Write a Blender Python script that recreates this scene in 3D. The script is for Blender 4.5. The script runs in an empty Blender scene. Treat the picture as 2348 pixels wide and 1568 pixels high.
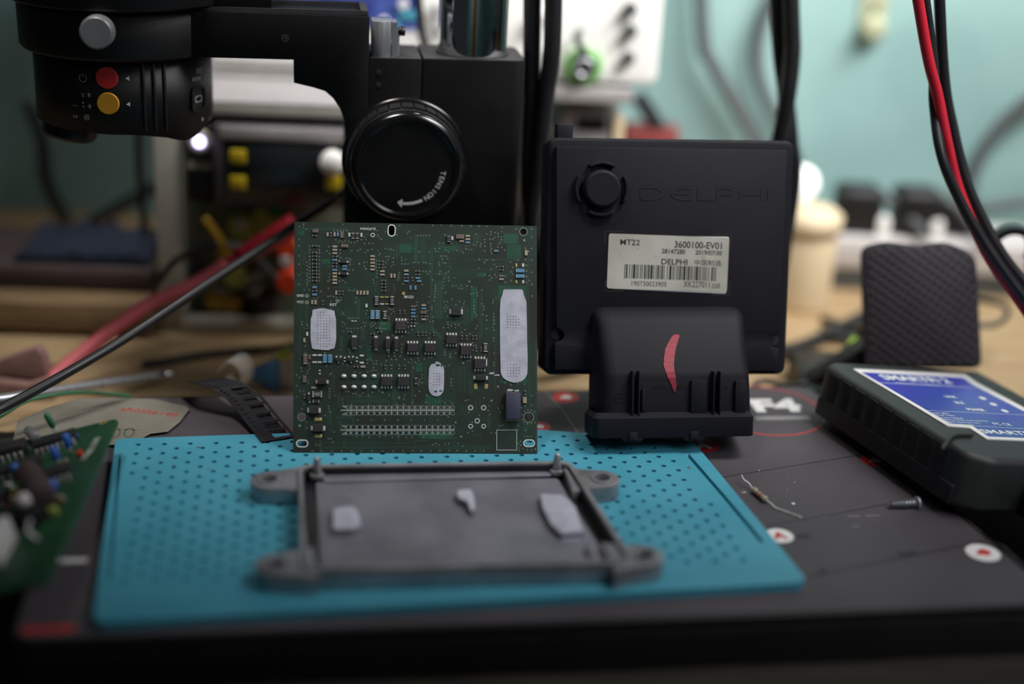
import bpy, bmesh, math, random
from mathutils import Vector, Matrix
from mathutils.geometry import delaunay_2d_cdt
random.seed(4)
R = math.radians
S = 0.01                      # the scene is written in centimetres
sc = bpy.context.scene
COL = sc.collection

# ---------------------------------------------------------------- camera
FPX, PITCH, ROLL = 3261.0, R(21.5), R(3.0)
CAM = Vector((0, 0, 26.5))
_F = Vector((0, math.cos(PITCH), -math.sin(PITCH)))
_u0 = Vector((0, math.sin(PITCH), math.cos(PITCH))); _r0 = Vector((1, 0, 0))
_R = math.cos(ROLL)*_r0 + math.sin(ROLL)*_u0
_U = -math.sin(ROLL)*_r0 + math.cos(ROLL)*_u0
cd = bpy.data.cameras.new('camera'); cam = bpy.data.objects.new('camera', cd); COL.objects.link(cam)
cd.sensor_width = 36; cd.lens = FPX*36/2348; cd.clip_start = 0.01; cd.clip_end = 50
m = Matrix((_R, _U, -_F)).transposed().to_4x4(); m.translation = CAM*S
cam.matrix_world = m
cd.dof.use_dof = True; cd.dof.focus_distance = 0.6; cd.dof.aperture_fstop = 2.2
sc.camera = cam

# ---------------------------------------------------------------- world, lights, exposure
sc.view_settings.view_transform = 'Standard'; sc.view_settings.look = 'None'
sc.view_settings.gamma = 1; sc.view_settings.exposure = 0.0
w = bpy.data.worlds.new('room'); sc.world = w; w.use_nodes = True
w.node_tree.nodes['Background'].inputs[0].default_value = (0.75, 0.85, 1.0, 1)
w.node_tree.nodes['Background'].inputs[1].default_value = 0.02

def area(name, loc, to, sx, sy, power, col):
    l = bpy.data.lights.new(name, 'AREA'); l.shape = 'RECTANGLE'; l.size = sx*S; l.size_y = sy*S
    l.energy = power; l.color = col
    o = bpy.data.objects.new(name, l); COL.objects.link(o); o.location = Vector(loc)*S
    o.rotation_euler = (Vector(to)-Vector(loc)).to_track_quat('-Z', 'Y').to_euler()
    return o
b_ = area('bench_lamp', (36, 64, 52), (10, 90, 8), 45, 14, 2.15, (1.0, 0.98, 0.95)); b_.data.spread = R(95)
k_ = area('desk_lamp', (48, 20, 50), (24, 51, 0), 36, 30, 0.33, (0.95, 0.95, 1.0)); k_.data.spread = R(70)
c_ = area('ceiling_lamp', (-28, 50, 100), (-11, 71, 2), 20, 20, 0.32, (1.0, 0.97, 0.92)); c_.data.spread = R(32)
e_ = area('pole_reflection_fill', (10, -112, 120), (12, -150, 20), 90, 20, 1.6, (1.0, 0.98, 0.94)); e_.data.spread = R(80)  # unseen fill, added to light the wall that the pole mirrors

# ---------------------------------------------------------------- pixel helpers: turn a photo position into a point on a real plane
def ray(x, y): return _F + (x-1174)/FPX*_R - (y-784)/FPX*_U
def AZ(x, y, z): d = ray(x, y); return CAM + d*((z-CAM.z)/d.z)
def AY(x, y, Y): d = ray(x, y); return CAM + d*(Y/d.y)

class Frame:
    def __init__(s, o, ex, ey):
        s.o = Vector(o); s.x = Vector(ex).normalized()
        ey = Vector(ey); s.y = (ey - s.x*ey.dot(s.x)).normalized(); s.z = s.x.cross(s.y)
    def at(s, px, py, h=0):
        d = ray(px, py); t = (h - (CAM-s.o).dot(s.z))/d.dot(s.z)
        p = CAM + d*t - s.o
        return (p.dot(s.x), p.dot(s.y))
    def mat(s):
        m = Matrix((s.x, s.y, s.z)).transposed().to_4x4(); m.translation = s.o*S
        return m
def frame_yaw(o, deg): a = R(deg); return Frame(o, (math.cos(a), math.sin(a), 0), (-math.sin(a), math.cos(a), 0))

# ---------------------------------------------------------------- materials
def srgb(c):
    return tuple(((v/255)/12.92 if v/255 <= .04045 else ((v/255+.055)/1.055)**2.4) for v in c)
def mat(name, col, rough=.5, metal=0, var=.15, vscale=60, bump=0, bscale=400, spec=.5, col2=None, trans=0, emit=0, aniso=None, rvar=.1, coat=0):
    """procedural principled material; col is an sRGB 0-255 albedo"""
    m = bpy.data.materials.new(name); m.use_nodes = True
    nt = m.node_tree; N = nt.nodes; L = nt.links; b = N['Principled BSDF']
    tc = N.new('ShaderNodeTexCoord')
    c1 = srgb(col); c2 = srgb(col2) if col2 else tuple(v*(1-var) for v in c1)
    n = N.new('ShaderNodeTexNoise'); n.inputs['Scale'].default_value = vscale; n.inputs['Detail'].default_value = 4
    if aniso:
        mp = N.new('ShaderNodeMapping'); mp.inputs['Scale'].default_value = aniso
        L.new(tc.outputs['Object'], mp.inputs[0]); L.new(mp.outputs[0], n.inputs['Vector'])
    else: L.new(tc.outputs['Object'], n.inputs['Vector'])
    cr = N.new('ShaderNodeValToRGB'); cr.color_ramp.elements[0].position = .35; cr.color_ramp.elements[1].position = .65
    cr.color_ramp.elements[0].color = (*c2, 1); cr.color_ramp.elements[1].color = (*c1, 1)
    L.new(n.outputs[0], cr.inputs[0]); L.new(cr.outputs[0], b.inputs['Base Color'])
    mr = N.new('ShaderNodeMapRange'); mr.inputs[3].default_value = max(0, rough-rvar); mr.inputs[4].default_value = min(1, rough+rvar)
    L.new(n.outputs[0], mr.inputs[0]); L.new(mr.outputs[0], b.inputs['Roughness'])
    b.inputs['Metallic'].default_value = metal; b.inputs['Specular IOR Level'].default_value = spec
    if coat: b.inputs['Coat Weight'].default_value = coat
    if trans:
        b.inputs['Transmission Weight'].default_value = trans; b.inputs['IOR'].default_value = 1.2
    if emit:
        L.new(cr.outputs[0], b.inputs['Emission Color']); b.inputs['Emission Strength'].default_value = emit
    if bump:
        n2 = N.new('ShaderNodeTexNoise'); n2.inputs['Scale'].default_value = bscale; n2.inputs['Detail'].default_value = 3
        L.new(tc.outputs['Object'], n2.inputs['Vector'])
        bp = N.new('ShaderNodeBump'); bp.inputs['Strength'].default_value = bump; bp.inputs['Distance'].default_value = .0004
        L.new(n2.outputs[0], bp.inputs['Height']); L.new(bp.outputs[0], b.inputs['Normal'])
    return m
M = {}
M['wall'] = mat('teal_wall_paint', (158, 194, 192), .6, var=.18, vscale=9, bump=.2, bscale=40, col2=(138, 174, 174))
M['desk'] = mat('pale_wood', (172, 148, 114), .6, vscale=30, col2=(152, 126, 92), spec=.3, bump=.1, aniso=(1, 6, 6))
M['desk_low'] = mat('dull_wood', (130, 106, 76), .6, vscale=30, col2=(104, 84, 58), aniso=(1, 6, 6))
M['desk_d'] = mat('dark_wood', (44, 40, 30), .6, vscale=40, col2=(28, 26, 20), bump=.3, aniso=(1, 8, 8))
M['base'] = mat('black_painted_metal', (14, 13, 16), .45, bump=.1)
M['brown_refl'] = mat('brown_panel_wood', (150, 100, 50), .5, aniso=(6, 6, 1), vscale=6)
M['glow_w'] = mat('white_glow', (245, 248, 255), .3, emit=1.2, var=.02)  # glow of the added panel, not a real opening
M['print'] = mat('grey_printed_mat', (80, 74, 79), .6, vscale=25, col2=(70, 65, 70), bump=.15, bscale=900, spec=.3)
M['line'] = mat('dark_printed_line', (34, 30, 34), .6)
M['redp'] = mat('red_print', (190, 46, 44), .5)
M['whitep'] = mat('white_print', (225, 222, 220), .5, var=.06)
M['greyp'] = mat('grey_print', (135, 130, 132), .5)
M['blue'] = mat('blue_silicone', (72, 150, 172), .45, vscale=40, col2=(64, 142, 164), bump=.15, bscale=700, spec=.4)
M['blue_d'] = mat('blue_silicone_recess', (40, 104, 126), .6)
M['pcb'] = mat('green_solder_mask', (36, 56, 48), .38, vscale=55, col2=(42, 46, 40), bump=.04, bscale=1500, rvar=.08)
M['pcb_l'] = mat('light_green_solder_mask', (38, 80, 60), .38, vscale=90, col2=(34, 70, 54))
M['pcb_o'] = mat('old_green_solder_mask', (34, 78, 48), .4, vscale=40, col2=(26, 60, 40))
M['pcb_e'] = mat('board_edge', (62, 78, 60), .7)
M['trace'] = mat('copper_track_under_mask', (62, 112, 90), .4)
M['tin'] = mat('tinned_solder', (222, 222, 218), .35, metal=.25, var=.3, vscale=900)
M['via'] = mat('tinned_via', (150, 165, 155), .4, metal=.5, var=.2, vscale=900)
M['gold'] = mat('gold_pad', (190, 175, 115), .35, metal=.3)
M['chip'] = mat('chip_resin', (38, 34, 38), .6, var=.2, vscale=300)
M['silk'] = mat('white_silkscreen', (215, 220, 215), .6, var=.05)
M['paste'] = mat('white_thermal_paste', (180, 182, 196), .75, vscale=220, col2=(160, 162, 176), bump=.22, bscale=900)
M['hole'] = mat('hole_dark', (12, 12, 14), .9)
M['rblk'] = mat('resistor_black', (45, 48, 50), .5)
M['rblu'] = mat('resistor_blue', (82, 130, 165), .5)
M['rtan'] = mat('capacitor_tan', (158, 144, 124), .5)
M['rbrn'] = mat('capacitor_brown', (104, 90, 80), .5)
M['block'] = mat('inductor_blue_black', (52, 54, 76), .6)
M['ecu'] = mat('black_ribbed_plastic', (33, 33, 40), .55, vscale=14, col2=(27, 27, 32), bump=.2, bscale=3000, spec=.14)
M['ecu_d'] = mat('dark_recess_plastic', (24, 24, 28), .7)
M['emb'] = mat('moulded_lettering', (16, 16, 20), .5)
M['label'] = mat('aged_white_label', (184, 182, 174), .5, vscale=55, col2=(164, 162, 152), var=.1)
M['label2'] = mat('white_label_under', (222, 224, 232), .5, var=.04)
M['ink'] = mat('black_ink', (28, 28, 30), .6)
M['stain'] = mat('brown_stain', (168, 164, 144), .6)
M['marker'] = mat('red_marker_ink', (150, 38, 56), .6, vscale=300, col2=(134, 32, 50))
M['alu'] = mat('cast_aluminium', (172, 172, 176), .36, metal=.6, vscale=60, col2=(140, 140, 144), bump=.3, bscale=500, rvar=.1)
M['alu_f'] = mat('cast_aluminium_floor', (146, 145, 156), .42, metal=.45, vscale=50, col2=(126, 125, 136), bump=.3, bscale=600)
M['seal'] = mat('dark_sealant', (28, 27, 30), .35)
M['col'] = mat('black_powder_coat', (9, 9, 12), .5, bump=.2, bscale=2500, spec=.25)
M['col_lit'] = mat('black_powder_coat_lit', (50, 48, 50), .6, bump=.3, bscale=2500)  # lit copy of the black coat: top light put into the colour
M['blk'] = mat('black_plastic', (11, 11, 14), .4, spec=.5)
M['blkm'] = mat('matt_black_plastic', (15, 15, 18), .55, bump=.25, bscale=2200)
M['gloss'] = mat('gloss_black_plastic', (14, 13, 16), .18, spec=.7)
M['chrome'] = mat('chrome', (225, 228, 230), .06, metal=1, var=.03, rvar=.04)
M['steel'] = mat('brushed_steel', (170, 172, 178), .3, metal=.6, aniso=(1, 1, .05), vscale=900)
M['silver'] = mat('knurled_silver', (165, 165, 170), .4, metal=.6)
M['redb'] = mat('red_button', (205, 50, 44), .5, var=.05)
M['yelb'] = mat('yellow_button', (222, 158, 40), .5, var=.05)
M['mark'] = mat('grey_marking', (205, 205, 205), .6)
M['rubber'] = mat('rubber_black', (30, 30, 33), .38, spec=.5)
M['rubr'] = mat('rubber_red', (190, 28, 50), .4, spec=.5)
M['rubp'] = mat('pale_red_sleeve', (205, 92, 100), .5)  # paler red than the other leads
M['wgrey'] = mat('rubber_grey', (86, 90, 92), .6)
M['plate'] = mat('textured_grey_plastic', (50, 46, 52), .6, spec=.25)
M['devb'] = mat('dark_green_grey_shell', (46, 49, 49), .5, bump=.2, bscale=900)
M['devr'] = mat('rubber_bumper', (24, 21, 25), .5)
M['dlab'] = mat('blue_glossy_label', (56, 62, 165), .25, vscale=25, col2=(44, 78, 150), spec=.6)
M['note'] = mat('banknote_paper', (128, 124, 114), .8, vscale=40, col2=(110, 105, 94), bump=.3)
M['notep'] = mat('banknote_print', (92, 92, 84), .8)
M['noter'] = mat('banknote_red_ink', (168, 70, 62), .8)
M['clear'] = mat('clear_film', (225, 225, 220), .15, trans=.3, var=.02)
M['tape'] = mat('black_carrier_tape', (34, 32, 36), .35)
M['yel'] = mat('yellow_plastic', (212, 186, 30), .5)
M['ygr'] = mat('yellow_green_foam', (178, 190, 90), .7)
M['lime'] = mat('lime_plastic', (190, 240, 60), .6)
M['orange'] = mat('orange_red_knob', (235, 70, 30), .5)
M['beige'] = mat('beige_plastic', (222, 202, 168), .45, var=.06)
M['white'] = mat('white_plastic', (250, 249, 246), .5, var=.04)
M['offw'] = mat('offwhite_plastic', (205, 200, 200), .5, var=.06)
M['gpanel'] = mat('grey_metal_panel', (168, 164, 164), .5, var=.1)
M['gold_w'] = mat('yellow_wire', (190, 150, 40), .5)
M['grn'] = mat('green_enamel', (30, 110, 70), .4)
M['grnring'] = mat('green_ring', (120, 200, 90), .5)
M['bluc'] = mat('blue_capacitor', (50, 100, 190), .3)
M['scr'] = mat('dark_screen', (34, 38, 42), .2, spec=.6)
M['bscr'] = mat('blue_screen', (90, 110, 190), .3, vscale=60, col2=(40, 50, 120))
M['tscr'] = mat('teal_key', (80, 170, 190), .4)
M['led'] = mat('white_led', (215, 205, 255), .4, emit=6, var=.02)
M['bez'] = mat('grey_bezel_plastic', (84, 80, 88), .45)
M['olive'] = mat('dark_metal_case', (126, 130, 112), .6, vscale=20, col2=(96, 102, 88))
M['alup'] = mat('aluminium_profile', (185, 182, 172), .45, metal=.3, var=.1)
M['brown'] = mat('dark_brown_board', (70, 56, 54), .6)
M['pink'] = mat('pinkish_plastic_bag', (150, 116, 110), .3, vscale=30, col2=(120, 92, 86), aniso=(1, 5, 1))
M['bpap'] = mat('blue_paper', (70, 130, 190), .7)
M['wpap'] = mat('grey_patterned_paper', (185, 185, 185), .7, vscale=120, col2=(150, 160, 165))
M['denim'] = mat('dark_blue_cloth', (26, 36, 56), .9)

# speckle of the stains on the label, wood grain etc. stay in the materials above

# ---------------------------------------------------------------- mesh builder
_bf = None
def smooth_path(pts, n=8):
    P = [Vector(p) for p in pts]
    if len(P) < 3: return [P[0].lerp(P[-1], i/n) for i in range(n+1)]
    out = []
    for i in range(len(P)-1):
        a = P[i-1] if i else P[0]*2-P[1]; b = P[i]; c = P[i+1]; d = P[i+2] if i+2 < len(P) else P[-1]*2-P[-2]
        for k in range(n):
            t = k/n
            out.append(.5*((2*b)+(c-a)*t+(2*a-5*b+4*c-d)*t*t+(3*b-a-3*c+d)*t**3))
    out.append(P[-1]); return out

class MB:
    def __init__(s): s.v = []; s.f = []; s.m = []; s.s = []
    def add(s, vs, fs, m=0, sm=False, X=None):
        o = len(s.v)
        for p in vs:
            p = Vector(p)
            if X is not None: p = X @ p
            s.v.append(p)
        for f in fs: s.f.append([o+i for i in f]); s.m.append(m); s.s.append(sm)
        return s
    def box(s, x0, x1, y0, y1, z0, z1, m=0, X=None):
        vs = [(x, y, z) for z in (z0, z1) for y in (y0, y1) for x in (x0, x1)]
        return s.add(vs, [(0,2,3,1), (4,5,7,6), (0,1,5,4), (2,6,7,3), (0,4,6,2), (1,3,7,5)], m, False, X)
    def prism(s, poly, z0, z1, m=0, X=None, taper=None, sm=False):
        n = len(poly); top = poly
        if taper:
            cx = sum(p[0] for p in poly)/n; cy = sum(p[1] for p in poly)/n
            top = [(cx+(p[0]-cx)*taper, cy+(p[1]-cy)*taper) for p in poly]
        vs = [(p[0], p[1], z0) for p in poly]+[(p[0], p[1], z1) for p in top]
        fs = [tuple(range(n))[::-1], tuple(range(n, 2*n))]
        s.add(vs, fs, m, False, X)
        return s.add(vs, [(i, (i+1) % n, n+(i+1) % n, n+i) for i in range(n)], m, sm, X)
    def ring(s, outer, inner, z0, z1, m=0, X=None, sm=False):
        n = len(outer)
        vs = [(p[0], p[1], z) for z in (z0, z1) for L in (outer, inner) for p in L]
        fs = []
        for i in range(n):
            j = (i+1) % n
            fs += [(2*n+i, 2*n+j, 3*n+j, 3*n+i), (i, n+i, n+j, j)]
        s.add(vs, fs, m, False, X)
        fs = []
        for i in range(n):
            j = (i+1) % n
            fs += [(i, j, 2*n+j, 2*n+i), (n+j, n+i, 3*n+i, 3*n+j)]
        return s.add(vs, fs, m, sm, X)
    def lathe(s, prof, n=32, m=0, X=None, sm=True):
        vs = []; fs = []
        for r, z in prof:
            for i in range(n):
                a = 2*math.pi*i/n; vs.append((r*math.cos(a), r*math.sin(a), z))
        for k in range(len(prof)-1):
            for i in range(n):
                j = (i+1) % n; fs.append((k*n+i, k*n+j, (k+1)*n+j, (k+1)*n+i))
        s.add(vs, fs, m, sm, X)
        s.add(vs[:n], [tuple(range(n))[::-1]], m, False, X); s.add(vs[-n:], [tuple(range(n))], m, False, X)
        return s
    def disc(s, x, y, r, z0, z1, m=0, n=16, X=None, ry=None):
        return s.prism([(x+r*math.cos(2*math.pi*i/n), y+(ry or r)*math.sin(2*math.pi*i/n)) for i in range(n)], z0, z1, m, X, sm=True)
    def annulus(s, x, y, r, ri, z0, z1, m=0, n=16, X=None):
        c = [(math.cos(2*math.pi*i/n), math.sin(2*math.pi*i/n)) for i in range(n)]
        return s.ring([(x+r*a, y+r*b) for a, b in c], [(x+ri*a, y+ri*b) for a, b in c], z0, z1, m, X, sm=True)
    def tube(s, pts, r, n=10, m=0, X=None, seg=8, smooth=True, r1=None):
        P = smooth_path(pts, seg) if smooth else [Vector(p) for p in pts]
        vs = []; fs = []; up = Vector((0, 0, 1)); N0 = None
        for i, p in enumerate(P):
            t = (P[min(i+1, len(P)-1)]-P[max(i-1, 0)]).normalized()
            if N0 is None: N0 = t.orthogonal().normalized()
            N0 = (N0 - t*N0.dot(t)).normalized(); B = t.cross(N0)
            rr = r if r1 is None else r+(r1-r)*i/(len(P)-1)
            for k in range(n):
                a = 2*math.pi*k/n; vs.append(p+N0*rr*math.cos(a)+B*rr*math.sin(a))
        for i in range(len(P)-1):
            for k in range(n):
                j = (k+1) % n; fs.append((i*n+k, i*n+j, (i+1)*n+j, (i+1)*n+k))
        s.add(vs, fs, m, True, X)
        s.add(vs[:n], [tuple(range(n))[::-1]], m, False, X); s.add(vs[-n:], [tuple(range(n))], m, False, X)
        return s
    def ribbon(s, pts, w, m=0, z=0, X=None):
        """flat stroke of width w (or list of widths) along 2-D points at height z, 0.004 thick"""
        n = len(pts); vs = []
        W = w if isinstance(w, (list, tuple)) else [w]*n
        for i in range(n):
            a = Vector(pts[max(i-1, 0)][:2]); b = Vector(pts[min(i+1, n-1)][:2]); t = (b-a).normalized(); q = Vector((-t.y, t.x))*W[i]/2
            p = Vector(pts[i][:2]); vs += [(p.x-q.x, p.y-q.y, z), (p.x+q.x, p.y+q.y, z)]
        return s.add(vs, [(2*i, 2*i+2, 2*i+3, 2*i+1) for i in range(n-1)], m, False, X)
    def sphere(s, c, r, m=0, X=None, n=16, sz=1):
        pr = [(max(1e-4, r*math.sin(math.pi*k/n)), -r*sz*math.cos(math.pi*k/n)) for k in range(n+1)]
        T = Matrix.Translation(c)
        return s.lathe(pr, n*2, m, (X @ T) if X is not None else T)
    def holed(s, outer, holes, z0, z1, m=0, mw=None, cup=None, X=None, mc=None):
        """plate with real holes; cup = depth makes blind round dimples instead of through holes"""
        def ccw(l):
            l = [tuple(p[:2]) for p in l]
            return l if sum(l[i-1][0]*l[i][1]-l[i][0]*l[i-1][1] for i in range(len(l))) > 0 else l[::-1]
        outer = ccw(outer); holes = [ccw(h) for h in holes]
        co = []; fcs = []; loops = []
        for lp in [outer]+list(holes):
            fcs.append(list(range(len(co), len(co)+len(lp)))); co += [Vector((p[0], p[1])) for p in lp]; loops.append(len(lp))
        r = delaunay_2d_cdt(co, [], fcs, 1, 1e-7, True)
        vo = r[0]; back = {}
        for i, ids in enumerate(r[3]):
            for k_ in ids: back[k_] = i
        tris = [list(f) for f, of in zip(r[2], r[5]) if list(of) == [0]]
        co = [Vector((c.x, c.y, 0)) for c in co]; co2 = [Vector((c.x, c.y, 0)) for c in vo]
        s_top = [(c.x, c.y, z1) for c in co2]; s_bot = [(c.x, c.y, z0) for c in co2]
        top = [(c.x, c.y, z1) for c in co]; bot = [(c.x, c.y, z0) for c in co]; N = len(co)
        s.add(s_top, tris, m, False, X)
        if cup is None: s.add(s_bot, [t[::-1] for t in tris], m, False, X)
        else: s.add(bot[:loops[0]], [tuple(range(loops[0]))[::-1]], m, False, X)
        k = 0
        for li, n in enumerate(loops):
            if li == 0 or cup is None:
                w_ = [co[k+i] for i in range(n)]
                s.add([(c.x, c.y, z) for z in (z0, z1) for c in w_], [(i, (i+1) % n, n+(i+1) % n, n+i) for i in range(n)], (mw if mw is not None else m), li > 0, X)
            else:
                w_ = [co[k+i] for i in range(n)]; cx = sum(c.x for c in w_)/n; cy = sum(c.y for c in w_)/n
                s.add([(c.x, c.y, z1) for c in w_]+[(cx+(c.x-cx)*.96, cy+(c.y-cy)*.96, z1-cup) for c in w_], [(i, (i+1) % n, n+(i+1) % n, n+i) for i in range(n)]+[tuple(range(n, 2*n))], m, False, X)
            k += n
        return s
    def text(s, body, size, m=0, X=None, w=None, bold=0, ext=.004, align='LEFT', shear=0):
        """size = letter height; w = total width to fit"""
        cu = bpy.data.curves.new('t', 'FONT'); cu.body = body; cu.size = 1; cu.extrude = 0
        cu.offset = bold; cu.resolution_u = 3; cu.shear = shear
        ob = bpy.data.objects.new('t', cu); COL.objects.link(ob)
        dg = bpy.context.evaluated_depsgraph_get(); ev = ob.evaluated_get(dg); me = ev.to_mesh()
        if len(me.vertices):
            xs = [v.co.x for v in me.vertices]; ys = [v.co.y for v in me.vertices]
            x0, x1, y0, y1 = min(xs), max(xs), min(ys), max(ys)
            ky = size/max(.01, (y1-y0)); kx = (w/(x1-x0)) if w else ky
            ox = {'LEFT': 0, 'CENTER': -.5*(x1-x0)*kx, 'RIGHT': -(x1-x0)*kx}[align]
            s.add([((v.co.x-x0)*kx+ox, (v.co.y-y0)*ky, ext) for v in me.vertices], [tuple(p.vertices) for p in me.polygons], m, False, X)
        ev.to_mesh_clear(); bpy.data.objects.remove(ob); bpy.data.curves.remove(cu)
        return s
    def build(s, name, mats, parent=None, bevel=0, seg=2, fixn=True, ang=35):
        if not isinstance(mats, (list, tuple)): mats = [mats]
        me = bpy.data.meshes.new(name); bm = bmesh.new()
        vs = [bm.verts.new(p*S) for p in s.v]
        for f, mi, sm in zip(s.f, s.m, s.s):
            try: fc = bm.faces.new([vs[i] for i in f]); fc.material_index = mi; fc.smooth = sm
            except ValueError: pass
        bmesh.ops.remove_doubles(bm, verts=bm.verts, dist=1e-7)
        if fixn: bmesh.ops.recalc_face_normals(bm, faces=bm.faces)
        if bevel:
            es = [e for e in bm.edges if len(e.link_faces) == 2 and e.calc_face_angle(0) > R(ang)]
            bmesh.ops.bevel(bm, geom=es, offset=bevel*S, segments=seg, profile=.5, affect='EDGES', clamp_overlap=True)
            if seg > 1:
                for f in bm.faces: f.smooth = True
        bm.to_mesh(me); bm.free()
        for mm in mats: me.materials.append(M[mm])
        if bevel and seg > 1:
            me.set_sharp_from_angle(angle=R(38))
        o = bpy.data.objects.new(name, me); COL.objects.link(o)
        if parent is not None: o.parent = parent
        return o

def tag(o, label, cat, group=None, kind=None):
    if label: o['label'] = label
    if cat: o['category'] = cat
    if group: o['group'] = group
    if kind: o['kind'] = kind
    return o
def thing(name, label, cat, fr=None, group=None):
    o = bpy.data.objects.new(name, None); COL.objects.link(o); o.empty_display_size = .01
    if fr is not None: o.matrix_world = fr.mat() if isinstance(fr, Frame) else Matrix.Translation(Vector(fr)*S)
    return tag(o, label, cat, group)
def place(o, fr): o.matrix_world = fr.mat(); return o
def rrect(x0, x1, y0, y1, r, n=5):
    out = []
    for cx, cy, a0 in ((x1-r, y1-r, 0), (x0+r, y1-r, 90), (x0+r, y0+r, 180), (x1-r, y0+r, 270)):
        for i in range(n+1):
            a = R(a0+90*i/n); out.append((cx+r*math.cos(a), cy+r*math.sin(a)))
    return out
def rpoly(P, r, n=5):
    """round the corners of a polygon"""
    out = []; N = len(P)
    for i in range(N):
        a = Vector(P[i-1][:2]); b = Vector(P[i][:2]); c = Vector(P[(i+1) % N][:2])
        rr = r[i] if isinstance(r, (list, tuple)) else r
        u = (a-b); v = (c-b); k = min(rr, u.length*.45, v.length*.45)
        if k < 1e-4: out.append(tuple(b)); continue
        p = b+u.normalized()*k; q = b+v.normalized()*k
        for j in range(n+1):
            t = j/n; z = p*(1-t)**2+b*2*t*(1-t)+q*t*t; out.append(tuple(z))
    return out

# ================================================================ SETTING
def setting():
    o = MB().box(-90, 110, 92, 94, -3, 60).build('wall_back', 'wall'); o['kind'] = 'structure'
    o = MB().box(115, 117, -150, 94, -80, 170).build('wall_right', 'wall'); o['kind'] = 'structure'
    o = MB().box(-90, 117, -152, -150, -80, 170).build('wall_front', 'wall'); o['kind'] = 'structure'
    o = MB().box(2, 40, -150, -148.5, -80, 110).build('reflected_panel_1', 'brown_refl'); o['kind'] = 'structure'  # unseen panel added for a brown stripe in the pole's reflection
    o = MB().box(114, 115, 2, 22, 20, 110).build('glow_panel_1', 'glow_w'); o['kind'] = 'structure'  # unseen glowing panel added for a bright stripe in the pole
    # desk with its own thickness
    t = thing('workbench', None, None, (0, 25, -5))
    MB().box(-90, 110, 33, 67, 0, 3).build('pale_top', 'desk', t)
    MB().box(-90, 110, 0, 33, 0, 3).build('front_plank', 'desk_d', t)  # front strip in a darker wood colour than the rear top
    tag(t, 'pale wooden workbench top under all the tools and instruments', 'workbench')
setting()

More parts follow.
